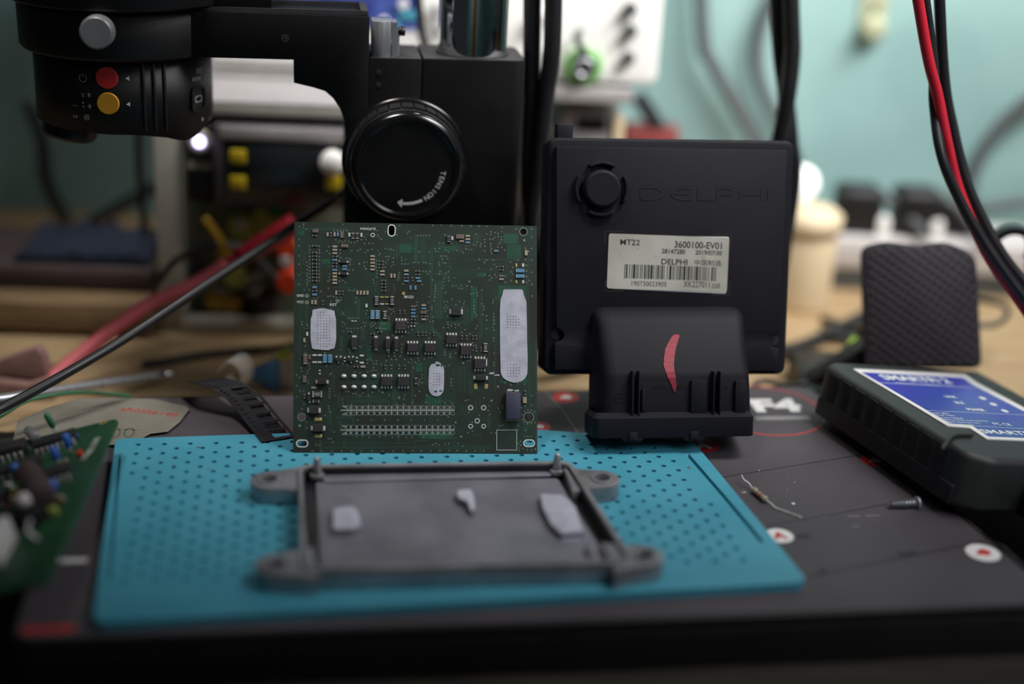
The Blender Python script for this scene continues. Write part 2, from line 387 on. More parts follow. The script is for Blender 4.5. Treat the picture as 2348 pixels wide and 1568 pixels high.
# ================================================================ MICROSCOPE STAND
BF = frame_yaw((0.5, 41.29, 0), 9.0)            # base plate frame: x along the front edge, y to the back
def stand():
    t = thing('microscope_stand', 'black microscope stand with chrome pole, big tension knob and grey printed base', 'microscope stand', frame_yaw((0.5, 41.29, -2), 9.0))
    def T(z): return z+2
    e0, e1 = BF.at(22, 1462), BF.at(78, 1262); fl = e0[0]-.15; flb = e0[0]+(e1[0]-e0[0])/(e1[1]-e0[1])*19.4
    q0, q1 = BF.at(2348, 1300), BF.at(2162, 1143); xbr = q0[0]+(q1[0]-q0[0])/(q1[1]-q0[1])*(19.9-q0[1])+.1
    fr0 = q0[0]-(q1[0]-q0[0])/(q1[1]-q0[1])*q0[1]+.1
    outl = [(fl, 0), (fr0, 0), (BF.at(2162, 1143)[0]+.1, BF.at(2162, 1143)[1]), (xbr, 19.9), (flb, 19.4)]
    outl = rpoly(outl, .8)
    MB().prism([(p[0], p[1]-.05) for p in outl], T(-2), T(-.42)).build('base_body', 'base', t, bevel=.12)
    MB().prism(outl, T(-.42), T(-.04)).build('top_plate', 'base', t, bevel=.06)
    c = [(p[0]*.985, .15+p[1]*.98) for p in outl]
    MB().prism(c, T(-.04), T(0)).build('printed_surface', 'print', t)
    # printing
    g = MB()
    P = lambda x, y: BF.at(x, y)
    def stroke(pts, w, m, z=.004): g.ribbon([P(*p) for p in pts], w, m, T(z))
    stroke([(1600, 1104), (1645, 1096), (1978, 1042), (2100, 1021)], .07, 0)
    stroke([(1720, 1211), (1850, 1190), (2036, 1155), (2130, 1140)], .07, 0)
    stroke([(1855, 1322), (2000, 1293), (2264, 1239), (2300, 1250), (2348, 1298)], .1, 0)
    stroke([(2060, 1273), (2102, 1268)], .35, 0, .005)
    stroke([(1828, 1231), (1855, 1228)], .3, 0, .005)
    stroke([(1880, 1312), (1895, 1308)], .3, 0, .005)
    stroke([(2165, 1147), (2252, 1222)], .12, 0)
    stroke([(1235, 880), (1290, 940), (1330, 1000)], .05, 1)
    stroke([(1240, 936), (1300, 940), (1345, 938)], .08, 0)
    g.build('printed_line', ['line', 'greyp'], t, fixn=False)
    # spotted circles: (cx, cy, rx px, colour outside, inside)
    for cx, cy, rx, a, b, k in ((1297, 911, 30, 2, 3, 'x'), (1612, 1021, 36, 2, 3, 'A'), (2006, 1056, 30, 2, 3, 'x'), (1787, 1228, 32, 3, 2, 'A'), (2254, 1267, 38, 3, 2, 'x'), (1236, 978, 26, 2, 3, 'x')):
        g = MB(); c0 = P(cx, cy); r = abs(P(cx+rx, cy)[0]-c0[0])
        g.disc(c0[0], c0[1], r, T(0), T(.006), a, 24)
        if k == 'A': g.text('A', r*1.0, b, Matrix.Translation((c0[0], c0[1]-r*.5, T(.006))), bold=.06, align='CENTER')
        else: g.prism([(c0[0]+r*.5*x, c0[1]+r*.45*y) for x, y in ((-1, -.4), (-.5, .5), (.3, 1), (1, .3), (.6, -.8))], T(.006), T(.01), b)
        g.build('printed_spot', ['line', 'greyp', 'redp', 'whitep'], t, fixn=False)
    # red-ringed round logo
    g = MB()
    cx, cy = P(1752, 940); r = abs(P(1888, 943)[0]-cx)
    g.annulus(cx, cy, r, r-.09, T(0), T(.008), 2, 64)
    X = Matrix.Translation((P(1735, 945)[0], P(1735, 945)[1], T(.006)))
    g.text('F4', 1.45, 3, X, w=2.3, bold=.05)
    a = P(1730, 957); g.box(a[0], a[0]+2.6, a[1]-.3, a[1]+.1, T(0), T(.006), 1)
    a = P(1868, 943); g.box(a[0], a[0]+.5, a[1]-.2, a[1]+.1, T(0), T(.014), 3)  # white glint on the logo's border, painted as a patch
    g.build('printed_logo', ['line', 'greyp', 'redp', 'whitep'], t, fixn=False)
    g = MB()
    # bars left
    a = P(80, 1287); b = P(200, 1284); g.ribbon([a, b], .32, 3, T(.006))
    a = P(50, 1446); b = P(172, 1440); g.ribbon([a, b], .35, 2, T(.006))
    a = P(600, 978); g.ribbon([P(560, 985), P(672, 985)], .08, 2, T(.006))
    g.build('printed_bar', ['line', 'greyp', 'redp', 'whitep'], t, fixn=False)
    g = MB()
    # scratches and specks
    for k in range(26):
        x = random.uniform(1700, 2150); y = random.uniform(1075, 1260); a = P(x, y)
        if P(x, y)[0] < 14.5: g.disc(a[0], a[1], random.uniform(.015, .04), T(0), T(.006), random.choice((1, 3)), 6)
    for x, y, L in ((1945, 1184, .5), (1985, 1183, .6), (1955, 1208, .3)): a = P(x, y); g.box(a[0], a[0]+L, a[1], a[1]+.05, T(0), T(.005), 1)
    a = P(1819, 1155); g.disc(a[0], a[1], .07, T(0), T(.02), 3, 10)
    g.build('scratches', ['line', 'greyp', 'redp', 'whitep'], t, fixn=False)
    # ---- column: local frame CF, x along front face, y back, origin at (−6.86,62) top-left corner of the front face
    a = R(9)
    def L(x, y): # world xy from column coordinates -> base-local
        wx = -6.86+x*math.cos(a)-y*math.sin(a); wy = 62+x*math.sin(a)+y*math.cos(a)
        dx, dy = wx-.5, wy-41.29
        return (dx*math.cos(a)+dy*math.sin(a), -dx*math.sin(a)+dy*math.cos(a))
    ox, oy = L(0, 0)
    X = Matrix.Translation((ox, oy, 2))
    # main column block, right rounded vertical edge
    pl = rpoly([(2.35, 0), (6.95, 0), (6.95, 3.6), (2.35, 3.6)], [0, .55, .5, 0], 8)
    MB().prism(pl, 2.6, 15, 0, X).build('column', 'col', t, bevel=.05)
    MB().prism(rpoly([(2.4, .04), (6.9, .04), (6.9, 3.55), (2.4, 3.55)], [0, .5, .5, 0], 6), 15, 15.02, 0, X).build('column_top', 'col_lit', t)
    # slider block left of the seam
    mb = MB().box(.02, 2.3, .02, 3.55, 3.0, 14.98, 0, X)
    mb.disc(0, 0, .14, 0, .02, 1, 14, X @ Matrix.Translation((.42, .02, 14.35)) @ Matrix.Rotation(R(90), 4, 'X'))
    mb.disc(0, 0, .14, 0, .02, 1, 14, X @ Matrix.Translation((.42, .02, 13.8)) @ Matrix.Rotation(R(90), 4, 'X'))
    mb.box(.05, 2.28, .05, 3.5, 14.98, 15.0, 2, X)
    mb.build('slider_block', ['col', 'hole', 'col_lit'], t, bevel=.03)
    MB().lathe([(1.66, 15.0), (1.66, 15.06), (1.56, 15.06)], 48, 0, X @ Matrix.Translation((4.72, 1.78, 0))).build('pole_collar', 'ecu_d', t)
    MB().lathe([(1.56, -1.5), (1.56, 34)], 64, 0, X @ Matrix.Translation((4.72, 1.78, 0))).build('pole', 'chrome', t)
    MB().prism(rrect(ox+1.5, ox+8, 18, ox*0+26, .8), 0.02, 1.97).build('rear_foot', 'base', t, bevel=.1)
    # dovetail rail, rack and screw on top left
    Xr = X
    mb = MB(); n = 12
    mb.prism([(.12, .25)]+[(.12+.7*k/6, .25-.14*math.sin(math.pi*k/6)) for k in range(1, 6)]+[(.95, .25), (.95, 1.4), (.12, 1.4)], 14.9, 16.55, 0, X, sm=False)
    mb.build('rail', 'steel', t, bevel=.02)
    mb = MB().box(1.0, 1.22, .3, 1.3, 15, 16.5, 0, X)
    for k in range(12): mb.prism([(1.22, .3), (1.32, .36), (1.22, .42)], 15.05+k*.1, 15.05+k*.1+.06, 0, X)
    for k in range(11): mb.box(1.22, 1.34, .35, 1.2, 15.06+k*.1, 15.11+k*.1, 0, X)
    mb.build('gear_rack', 'steel', t)
    MB().lathe([(.17, 0), (.2, .05), (.2, .3), (.17, .33)], 20, 0, X @ Matrix.Translation((1.25, .5, 16.1)) @ Matrix.Rotation(R(90), 4, 'Y')).build('cap_screw', 'blk', t)
    # arm + bracket, in the front plane
    ap = [(0, 16.75), (-8.6, 16.8), (-8.6, 14.86), (-3.25, 14.84), (-3.25, 13.84), (-2.4, 13.65), (-1.9, 13.5), (-1.55, 13.2), (-1.25, 12.75), (-1.05, 12.2), (-1.0, 11.6), (-1.0, 3.2), (0, 3.2)]
    Xa = X @ Matrix.Rotation(R(90), 4, 'X')     # x, z -> profile
    mb = MB().prism([(x, z) for x, z in ap], -3.4, 0.0, 0, Xa)
    mb.annulus(-3.6, 15.75, .17, .12, 0, .01, 1, 20, Xa); mb.disc(-3.6, 15.75, .12, 0, .005, 2, 20, Xa)
    mb.build('focus_arm', ['col', 'col_lit', 'hole'], t, bevel=.05)
    mb = MB().box(-7.6, -.3, .35, .45, 16.78, 16.95, 0, X).box(-7.6, -.3, 2.9, 3.0, 16.78, 16.95, 0, X).box(-.35, -.05, .35, 3, 16.78, 16.95, 0, X)
    mb.build('arm_rim', 'col_lit', t)
    # arm ring that carries the head
    Xh = X @ Matrix.Translation((-10.75, 3.0, 0))
    MB().lathe([(4.25, 14.8), (4.38, 14.95), (4.4, 16.6), (4.25, 16.85)], 64, 0, Xh).build('head_ring', 'blkm', t)
    # silver thumb knob on the ring
    def cylX(px, py, r, zc=None):
        """frame on a vertical cylinder about the head axis where the photo's pixel hits it"""
        wc = Vector((-6.86+(-10.75)*math.cos(a)-3.0*math.sin(a), 62+(-10.75)*math.sin(a)+3.0*math.cos(a), 0))
        d = ray(px, py); o2 = CAM-wc
        A = d.x**2+d.y**2; B = 2*(o2.x*d.x+o2.y*d.y); Cc = o2.x**2+o2.y**2-r*r
        disc = B*B-4*A*Cc
        tt = (-B-math.sqrt(max(0, disc)))/(2*A); p = o2+d*tt
        th = math.atan2(p.y, p.x)-a       # angle in base-local frame
        nrm = Vector((math.cos(th), math.sin(th), 0)); up = Vector((0, 0, 1)); tx = up.cross(nrm)
        mm = Matrix((tx, up, nrm)).transposed().to_4x4()
        mm.translation = (X @ Vector((-10.75, 3.0, 0)))+nrm*r+Vector((0, 0, p.z)); return mm
    kx = cylX(232, 66, 4.35)
    mb = MB().lathe([(.42, -.1), (.42, .5)], 24, 0, kx)
    pr = []; n = 96
    k1 = kx @ Matrix.Translation((0, 0, .45))
    mb.prism([((.66+.022*(i % 2))*math.cos(2*math.pi*i/n), (.66+.022*(i % 2))*math.sin(2*math.pi*i/n)) for i in range(n)], 0, .55, 0, k1)
    mb.lathe([(.655, .55), (.6, .6)], 48, 1, k1)
    mb.build('thumb_screw', ['silver', 'silver'], t)
    # coarse-focus knob
    kc = X @ Matrix.Translation((1.62, 0, 10.55)) @ Matrix.Rotation(R(90), 4, 'X')
    MB().lathe([(2.6, 0), (2.78, .06), (2.8, .32), (2.7, .38), (2.3, .38)], 72, 0, kc).build('knob_flange', 'gloss', t)
    mb = MB(); n = 30
    for i in range(n):
        a0 = 2*math.pi*i/n; a1 = 2*math.pi*(i+.86)/n
        q = []
        for k in range(5): aa = a0+(a1-a0)*k/4; q.append((2.6*math.cos(aa), 2.6*math.sin(aa)))
        for k in range(4, -1, -1): aa = a0+(a1-a0)*k/4; q.append((2.3*math.cos(aa), 2.3*math.sin(aa)))
        mb.prism(q, .38, 1.25, 0, kc)
    mb.lathe([(2.5, .36), (2.5, 1.3), (2.42, 1.32)], 72, 0, kc)
    mb.build('knob_grip', 'blkm', t)
    MB().lathe([(2.5, 1.25), (2.46, 1.55), (2.38, 1.7), (2.26, 1.78), (2.12, 1.78), (2.06, 1.7), (2.0, 1.68)], 72, 0, kc).build('knob_rim', 'gloss', t)
    mb = MB().disc(0, 0, 2.05, 1.6, 1.685, 0, 64, kc)
    for i, ch in enumerate('TENSION'):
        aa = R(-8-i*8.0)
        mb.text(ch, .22, 1, kc @ Matrix.Rotation(aa, 4, 'Z') @ Matrix.Translation((1.62, 0, 1.69)) @ Matrix.Rotation(R(-90), 4, 'Z') @ Matrix.Translation((0, -.11, 0)), bold=.01, align='CENTER')
    arc = [(1.62*math.cos(R(q)), 1.62*math.sin(R(q))) for q in range(-64, -98, -3)]
    mb.ribbon(arc, .12, 1, 1.69, kc)
    e = R(-104); f_ = R(-96)
    mb.add([(1.6*math.cos(e), 1.6*math.sin(e), 1.69), (1.42*math.cos(f_), 1.42*math.sin(f_), 1.69), (1.82*math.cos(f_), 1.82*math.sin(f_), 1.69)], [(0, 1, 2)], 1, False, kc)
    mb.build('knob_face', ['blk', 'mark'], t)
    return t, X, cylX, Xh, a
STAND, XC, CYLX, XH, AY0 = stand()

# ================================================================ MICROSCOPE HEAD (hangs in the ring)
def head():
    wc = STAND.matrix_world @ (Matrix.Scale(S, 4) @ (XH.translation).to_4d()).to_3d() if False else None
    fr = Frame(Vector(STAND.matrix_world @ (XH.translation*S))/S + Vector((0, 0, 11.2)), (math.cos(R(9)), math.sin(R(9)), 0), (-math.sin(R(9)), math.cos(R(9)), 0))
    t = thing('thermal_microscope', 'black round microscope head with red and yellow buttons in the arm ring', 'microscope head', fr)
    D = Matrix.Translation(-(XH.translation+Vector((0, 0, 11.2))))      # from stand-local to head-local (same rotation)
    # lower body with wavy bottom
    n = 72; r = 3.85; vs = []; fs = []
    for i in range(n):
        th = 2*math.pi*i/n; c, s_ = math.cos(th), math.sin(th)
        rr = r
        k = math.degrees(th) % 360
        for g in (281, 286, 291):       # three upright grooves
            pass
        zb = .42 + (.1*max(0, -c) if c < 0 else 0) - .5*math.exp(-((k-318)/18)**2)
        vs += [(rr*c, rr*s_, zb), (rr*c, rr*s_, 3.55)]
    for i in range(n):
        j = (i+1) % n; fs.append((2*i, 2*j, 2*j+1, 2*i+1))
    mb = MB().add(vs, fs, 0, True).add([vs[2*i+1] for i in range(n)], [tuple(range(n))]).add([vs[2*i] for i in range(n)], [tuple(range(n))[::-1]])
    mb.build('body', 'blkm', t)
    MB().lathe([(3.8, 3.5), (4.0, 3.55), (4.0, 3.68)], 64).build('collar', 'blk', t)
    # ribs
    mb = MB()
    for px in (330, 354, 378):
        X = D @ CYLX(px, 215, r); mb.box(-.06, .06, -1.62, 1.35, -.02, .09, 0, X)
    mb.build('grip_ribs', 'blkm', t, bevel=.03)
    # housing above the ring
    mb = MB().lathe([(4.7, 5.7), (4.9, 5.8), (4.9, 8.5), (4.6, 9)], 64).box(0, 6.6, -2.6, 3.2, 5.75, 8.5)
    mb.build('upper_housing', 'blk', t, bevel=.05)
    # lens nose below, leaning
    X = Matrix.Translation((-2.3, -.8, .35)) @ Matrix.Rotation(R(12), 4, 'Y')
    MB().lathe([(1.2, .4), (1.2, -.55), (1.1, -.75), (.8, -.75), (.7, -.5)], 36, 0, X).build('lens_nose', 'blk', t)
    for px, py, mt, lab in ((245, 178, 'redb', 'red round push button'), (248, 237, 'yelb', 'yellow round push button')):
        X = D @ CYLX(px, py, r)
        o = MB().lathe([(.47, -.03), (.47, .05), (.43, .07)], 36, 0, X).build('push_button', mt, t); o['label'] = lab
    X = D @ CYLX(452, 226, r)
    mb = MB().prism(rrect(-.5, .5, -.55, .55, .25), -.02, .06, 0, X); mb.ring(rrect(-.5, .5, -.55, .55, .25), rrect(-.42, .42, -.47, .47, .22), .05, .11, 0, X)
    mb.ring(rrect(-.26, .26, -.15, .15, .12), rrect(-.21, .21, -.1, .1, .09), .06, .085, 1, X); mb.prism(rrect(-.21, .21, -.1, .1, .09), .06, .065, 2, X)
    mb.build('usb_port', ['blkm', 'mark', 'hole'], t)
    g = MB()
    def tx(s, px, py, h, w=None, bold=0, sh=0): g.text(s, h, 0, D @ CYLX(px, py, r+.01), w=w, bold=bold, align='CENTER', shear=sh)
    tx('OUT', 456, 167, .2, .42, .02); tx('IR/Cam', 450, 185, .17, .6, .02, .3)
    g.ring(rrect(-.08, .08, -.1, .1, .05), rrect(-.06, .06, -.08, .08, .04), 0, .006, 0, D @ CYLX(470, 176, r+.01))
    tx('VIDEO', 480, 275, .12, .3); tx('Device', 481, 290, .12, .25)
    for px, py in ((292, 180), (294, 239), (465, 273)):
        X = D @ CYLX(px, py, r+.01); d = -1 if px < 400 else 1
        g.prism([(.09*d, 0), (-.08*d, .1), (-.08*d, -.1)], 0, .006, 0, X)
    X = D @ CYLX(190, 179, r+.01)
    g.ribbon([(.16*math.cos(R(q)), .16*math.sin(R(q))) for q in range(120, 421, 15)], .025, 0, .005, X); g.box(-.013, .013, .08, .2, 0, .006, 0, X)
    for px, py, k in ((190, 218, .8), (204, 218, 1), (206, 244, 1)):
        X = D @ CYLX(px, py, r+.01); g.disc(0, .02, .055*k, 0, .006, 0, 12, X).box(-.02, .02, -.1, 0, 0, .006, 0, X)
        for q in range(0, 360, 45):
            c, s_ = math.cos(R(q)), math.sin(R(q)); g.ribbon([(c*.08, .02+s_*.08), (c*.11, .02+s_*.11)], .012, 0, .005, X)
    X = D @ CYLX(191, 240, r+.01); g.prism([(0, .14), (-.05, .06), (.05, .06)], 0, .006, 0, X); g.prism([(0, -.14), (.05, -.06), (-.05, -.06)], 0, .006, 0, X)
    X = D @ CYLX(199, 269, r+.01); g.annulus(0, 0, .12, .1, 0, .006, 0, 20, X)
    g.ribbon([(-.08, -.08), (.08, .08)], .02, 0, .006, X); g.ribbon([(-.08, .08), (.08, -.08)], .02, 0, .006, X)
    X = D @ CYLX(172, 242, r+.01); g.box(-.1, .1, -.01, .01, 0, .006, 0, X)
    X = D @ CYLX(173, 267, r+.01); g.ring(rrect(-.1, .1, -.05, .05, .02), rrect(-.085, .085, -.035, .035, .01), 0, .006, 0, X)
    g.build('printed_text', 'mark', t, fixn=False)
head()

# ================================================================ BLUE SILICONE MAT
def silicone_mat():
    F = frame_yaw((-13.1, 39.4, 0), 9.5)
    z1 = .35
    A = lambda x, y, h=z1: F.at(x, y, h)
    P = [A(213, 1428), A(1856, 1335), A(1590, 1012), A(1240, 985), A(800, 988), A(265, 1006)]
    P = rpoly(P, [.5, .6, .3, .0, .0, .3], 6)
    t = thing('soldering_mat', 'blue perforated silicone work mat lying on the grey printed base', 'work mat', F)
    g = MB()
    # moulded border grooves
    strips = [[A(250, 1330), A(262, 1200), A(276, 1035)], [A(1575, 1040), A(1660, 1138), A(1748, 1243)]]
    holes = []
    for st, w_ in zip(strips, (.1, .17)):
        l, r = [], []
        for i, p in enumerate(st):
            a_ = Vector(st[max(i-1, 0)]); b_ = Vector(st[min(i+1, 2)]); q = (b_-a_).normalized(); q = Vector((-q.y, q.x))*w_/2
            l.append((p[0]+q.x, p[1]+q.y)); r.append((p[0]-q.x, p[1]-q.y))
        holes.append(l+r[::-1])
    pitch = 1.05; row = 0; y = A(900, 1008)[1]; y0 = 2.6
    bl, br = A(275, 1035), A(1548, 1040); fl, frr = A(240, 1330), A(1755, 1290)
    while y > y0:
        x = -3+(row % 2)*pitch/2
        while x < 28:
            xl = fl[0]+(bl[0]-fl[0])*(y-fl[1])/(bl[1]-fl[1]); xrr = frr[0]+(br[0]-frr[0])*(y-frr[1])/(br[1]-frr[1])
            if xl+.55 < x < xrr-.25:
                holes.append([(x+.115*math.cos(2*math.pi*i/10), y+.115*math.sin(2*math.pi*i/10)) for i in range(10)])
            x += pitch
        y -= .43; row += 1
    MB().holed(P, holes, .005, z1, 0, None, .22).build('mat_sheet', 'blue', t)
    g = MB()
    for px, py, r in ((455, 1026, .07), (400, 1067, .05), (1580, 1072, .08), (478, 1075, .05), (1110, 1040, .04), (520, 1125, .04)):
        a = A(px, py); g.disc(a[0], a[1], r, z1, z1+.012, 0, 8)
    g.build('specks', 'rbrn', t)
silicone_mat()

# ================================================================ CIRCUIT BOARD WITH THERMAL PASTE (leans on the column)
PF = Frame((-8.77, 52.66, .35), (10.07, 1.08, 0), (-.56, 4.34, 8.61))
def board():
    t = thing('circuit_board', 'green populated circuit board standing upright on the blue mat, leaning on the microscope column', 'circuit board', PF)
    OFF = {1: (660, 490), 2: (950, 490), 3: (660, 770), 4: (950, 770)}
    K = 1622/300
    def q(n, x, y, h=0): return PF.at(OFF[n][0]+x/K, OFF[n][1]+y/K, h)
    U = 1/K*.01865                                   # one zoomed pixel on the board in cm
    def circ(c, r, n=14, ry=None): return [(c[0]+r*math.cos(2*math.pi*i/n), c[1]+(ry or r)*math.sin(2*math.pi*i/n)) for i in range(n)]
    def slot(c, w, h, n=5): return rrect(c[0]-w/2, c[0]+w/2, c[1]-h/2, c[1]+h/2, min(w, h)*.499, n)
    holes = []; pads = MB(); Z = .004
    # header holes: 19 columns x 4 rows
    hx = [745+(477+290*K-745)*i/18 for i in range(19)]
    for yy in (887, 960, 1131, 1203):
        for x in hx:
            c = q(3, x, yy); holes.append(circ(c, 19*U, 10)); pads.annulus(c[0], c[1], 26*U, 20*U, 0, Z, 0, 16)
    big = [(2, 1352, 222, 42), (3, 172, 1005, 42), (4, 1417, 1010, 56), (4, 698, 890, 22), (4, 860, 890, 22), (4, 780, 1053, 22), (4, 698, 1120, 19), (4, 860, 1120, 19), (1, 1053, 263, 16)]
    for n, x, y, r in big:
        c = q(n, x, y); holes.append(circ(c, r*U, 20)); pads.annulus(c[0], c[1], (r+9)*U, (r+1)*U, 0, Z, 1 if r < 40 else 2, 24)
    for n, x, y, w_, h_ in ((1, 1287, 207, 72, 125), (3, 178, 1333, 120, 66), (4, 1423, 1330, 118, 66)):
        c = q(n, x, y); holes.append(slot(c, w_*U, h_*U)); pads.ring(slot(c, (w_+26)*U, (h_+26)*U), slot(c, (w_+2)*U, (h_+2)*U), 0, Z, 1)
    W = 10.13; BL = (0, 0); TR = PF.at(1231, 518); TL = PF.at(675, 508); BR = PF.at(1232, 1041)
    outer = rpoly([(0, 0), (BR[0], BR[1]), (TR[0], TR[1]), (TL[0], TL[1])], .06, 2)
    MB().holed(outer, holes, -.16, 0, 0, 1).build('board_plate', ['pcb', 'pcb_e'], t)
    # --- copper areas and tracks
    g = MB()
    def rect(n, x, y, w_, h_, m=0, z=.0015): c = q(n, x, y); g.prism([(c[0]-w_*U/2, c[1]-h_*U/2), (c[0]+w_*U/2, c[1]-h_*U/2), (c[0]+w_*U/2, c[1]+h_*U/2), (c[0]-w_*U/2, c[1]+h_*U/2)], 0, z, m)
    for a_ in ((2, 1195, 310, 180, 125), (2, 1235, 470, 170, 170), (1, 1460, 428, 160, 110), (2, 430, 440, 170, 50), (2, 1215, 1000, 345, 220), (4, 1232, 540, 330, 96), (2, 825, 760, 110, 50),
               (4, 235, 790, 180, 120), (4, 270, 1230, 400, 80), (1, 470, 590, 110, 60), (1, 1200, 1390, 140, 110), (4, 60, 390, 90, 110), (3, 1010, 200, 60, 160), (2, 740, 1100, 80, 380), (1, 160, 235, 90, 60)):
        rect(*a_)
    def bundle(n, pts, k, dx, dy, w_=2.2):
        for i in range(k):
            g.ribbon([q(n, x+dx*i, y+dy*i) for x, y in pts], w_*U, 1, .0025)
    for b_ in ((2, [(200, 1330), (200, 420), (300, 400), (560, 400)], 3, 12, 10), (2, [(10, 250), (10, 590)], 2, 18, 0), (2, [(80, 290), (80, 600)], 4, 18, 0), (2, [(250, 830), (250, 1300)], 9, 12, 0),
               (2, [(620, 1150), (620, 1320), (420, 1330)], 5, 14, 8), (2, [(810, 940), (810, 1560)], 3, 16, 0), (2, [(1400, 560), (1400, 1560)], 2, 16, 0), (2, [(620, 560), (1280, 560)], 2, 0, 16),
               (2, [(600, 690), (1060, 690)], 2, 0, 34), (2, [(1380, 560), (1380, 500), (1420, 460)], 1, 0, 0), (2, [(740, 250), (740, 380)], 6, 16, 0), (2, [(0, 1380), (200, 1380), (330, 1500)], 6, 4, 14),
               (1, [(160, 440), (160, 900)], 1, 0, 0), (1, [(195, 460), (195, 640)], 2, 22, 0), (1, [(480, 570), (570, 570)], 2, 0, 86), (1, [(110, 180), (730, 180)], 2, 0, 14), (1, [(560, 905), (800, 905)], 2, 0, 14),
               (1, [(1345, 380), (1345, 550)], 2, 14, 0), (1, [(1570, 250), (1570, 590)], 4, 14, 0), (1, [(1440, 200), (1600, 200)], 1, 0, 0), (1, [(860, 1050), (860, 1290)], 3, 14, 0), (1, [(910, 1420), (910, 1560)], 4, 14, 0),
               (1, [(225, 1130), (225, 1380)], 2, 14, 0), (1, [(155, 1110), (155, 1560)], 1, 0, 0), (3, [(145, 0), (145, 380)], 1, 0, 0), (3, [(655, 0), (655, 150)], 3, 10, 0), (3, [(560, 470), (560, 690), (620, 750), (1150, 750)], 2, 14, 14),
               (3, [(690, 790), (1230, 790)], 4, 16, 13), (3, [(640, 560), (1120, 560)], 2, 0, 26), (3, [(1300, 660), (1300, 860)], 4, 14, 0), (3, [(1530, 300), (1530, 860)], 3, 14, 0), (3, [(340, 1330), (640, 1330), (1600, 1330)], 1, 0, 0),
               (3, [(390, 1380), (1600, 1370)], 2, 0, 16), (3, [(500, 900), (500, 1100)], 3, 18, 4), (3, [(1210, 300), (1210, 460)], 5, 22, 0), (4, [(0, 1300), (160, 1290), (200, 1260), (540, 1260)], 2, 0, 14), (4, [(0, 1360), (960, 1360)], 3, 0, 18),
               (4, [(490, 400), (490, 670)], 1, 0, 0), (4, [(555, 370), (555, 690)], 3, 33, 0), (4, [(685, 540), (685, 720)], 4, 12, 0), (4, [(765, 760), (765, 910)], 2, 50, 0), (4, [(575, 840), (575, 960)], 4, 32, 0),
               (4, [(1000, 90), (1000, 690)], 1, 0, 0), (4, [(1425, 0), (1425, 1090), (1400, 1140), (980, 1150)], 1, 0, 0), (4, [(930, 120), (930, 400)], 1, 0, 0), (4, [(370, 200), (370, 300)], 2, 80, 0), (4, [(130, 330), (130, 600)], 2, 20, 0),
               (4, [(555, 1150), (555, 1230)], 2, 46, 0), (4, [(1510, 0), (1510, 1390)], 1, 0, 0), (4, [(85, 820), (520, 820)], 1, 0, 0), (1, [(1120, 830), (1085, 870), (1085, 960)], 2, 14, 0), (1, [(590, 1180), (640, 1240), (700, 1270)], 3, 10, -12)):
        bundle(*b_)
    rnd = random.Random(11)
    for k in range(60):
        n = rnd.choice((1, 2, 3, 4)); x = rnd.uniform(100, 1500); y = rnd.uniform(150, 1400)
        if (n == 2 and x > 980 and y > 850) or (n in (2, 4) and x > 1250): continue
        L = rnd.uniform(50, 170)
        if rnd.random() < .6: bundle(n, [(x, y), (x, y+L)], rnd.choice((1, 2, 3)), 12, 0)
        else: bundle(n, [(x, y), (x+L, y), (x+L+25, y+25)], rnd.choice((1, 2)), 0, 12)
    g.build('copper_tracks', ['pcb_l', 'trace'], t, fixn=False)
    # --- vias
    v = []
    for y in (400, 448, 483, 530, 571, 622, 663, 707, 746, 790, 832): v += [(1, 270, y), (1, 390, y)]
    v += [(1, 138, y) for y in (318, 398, 520, 625, 760, 875)]+[(1, 240, y) for y in (600, 645, 690, 735, 770, 815, 852, 885)]
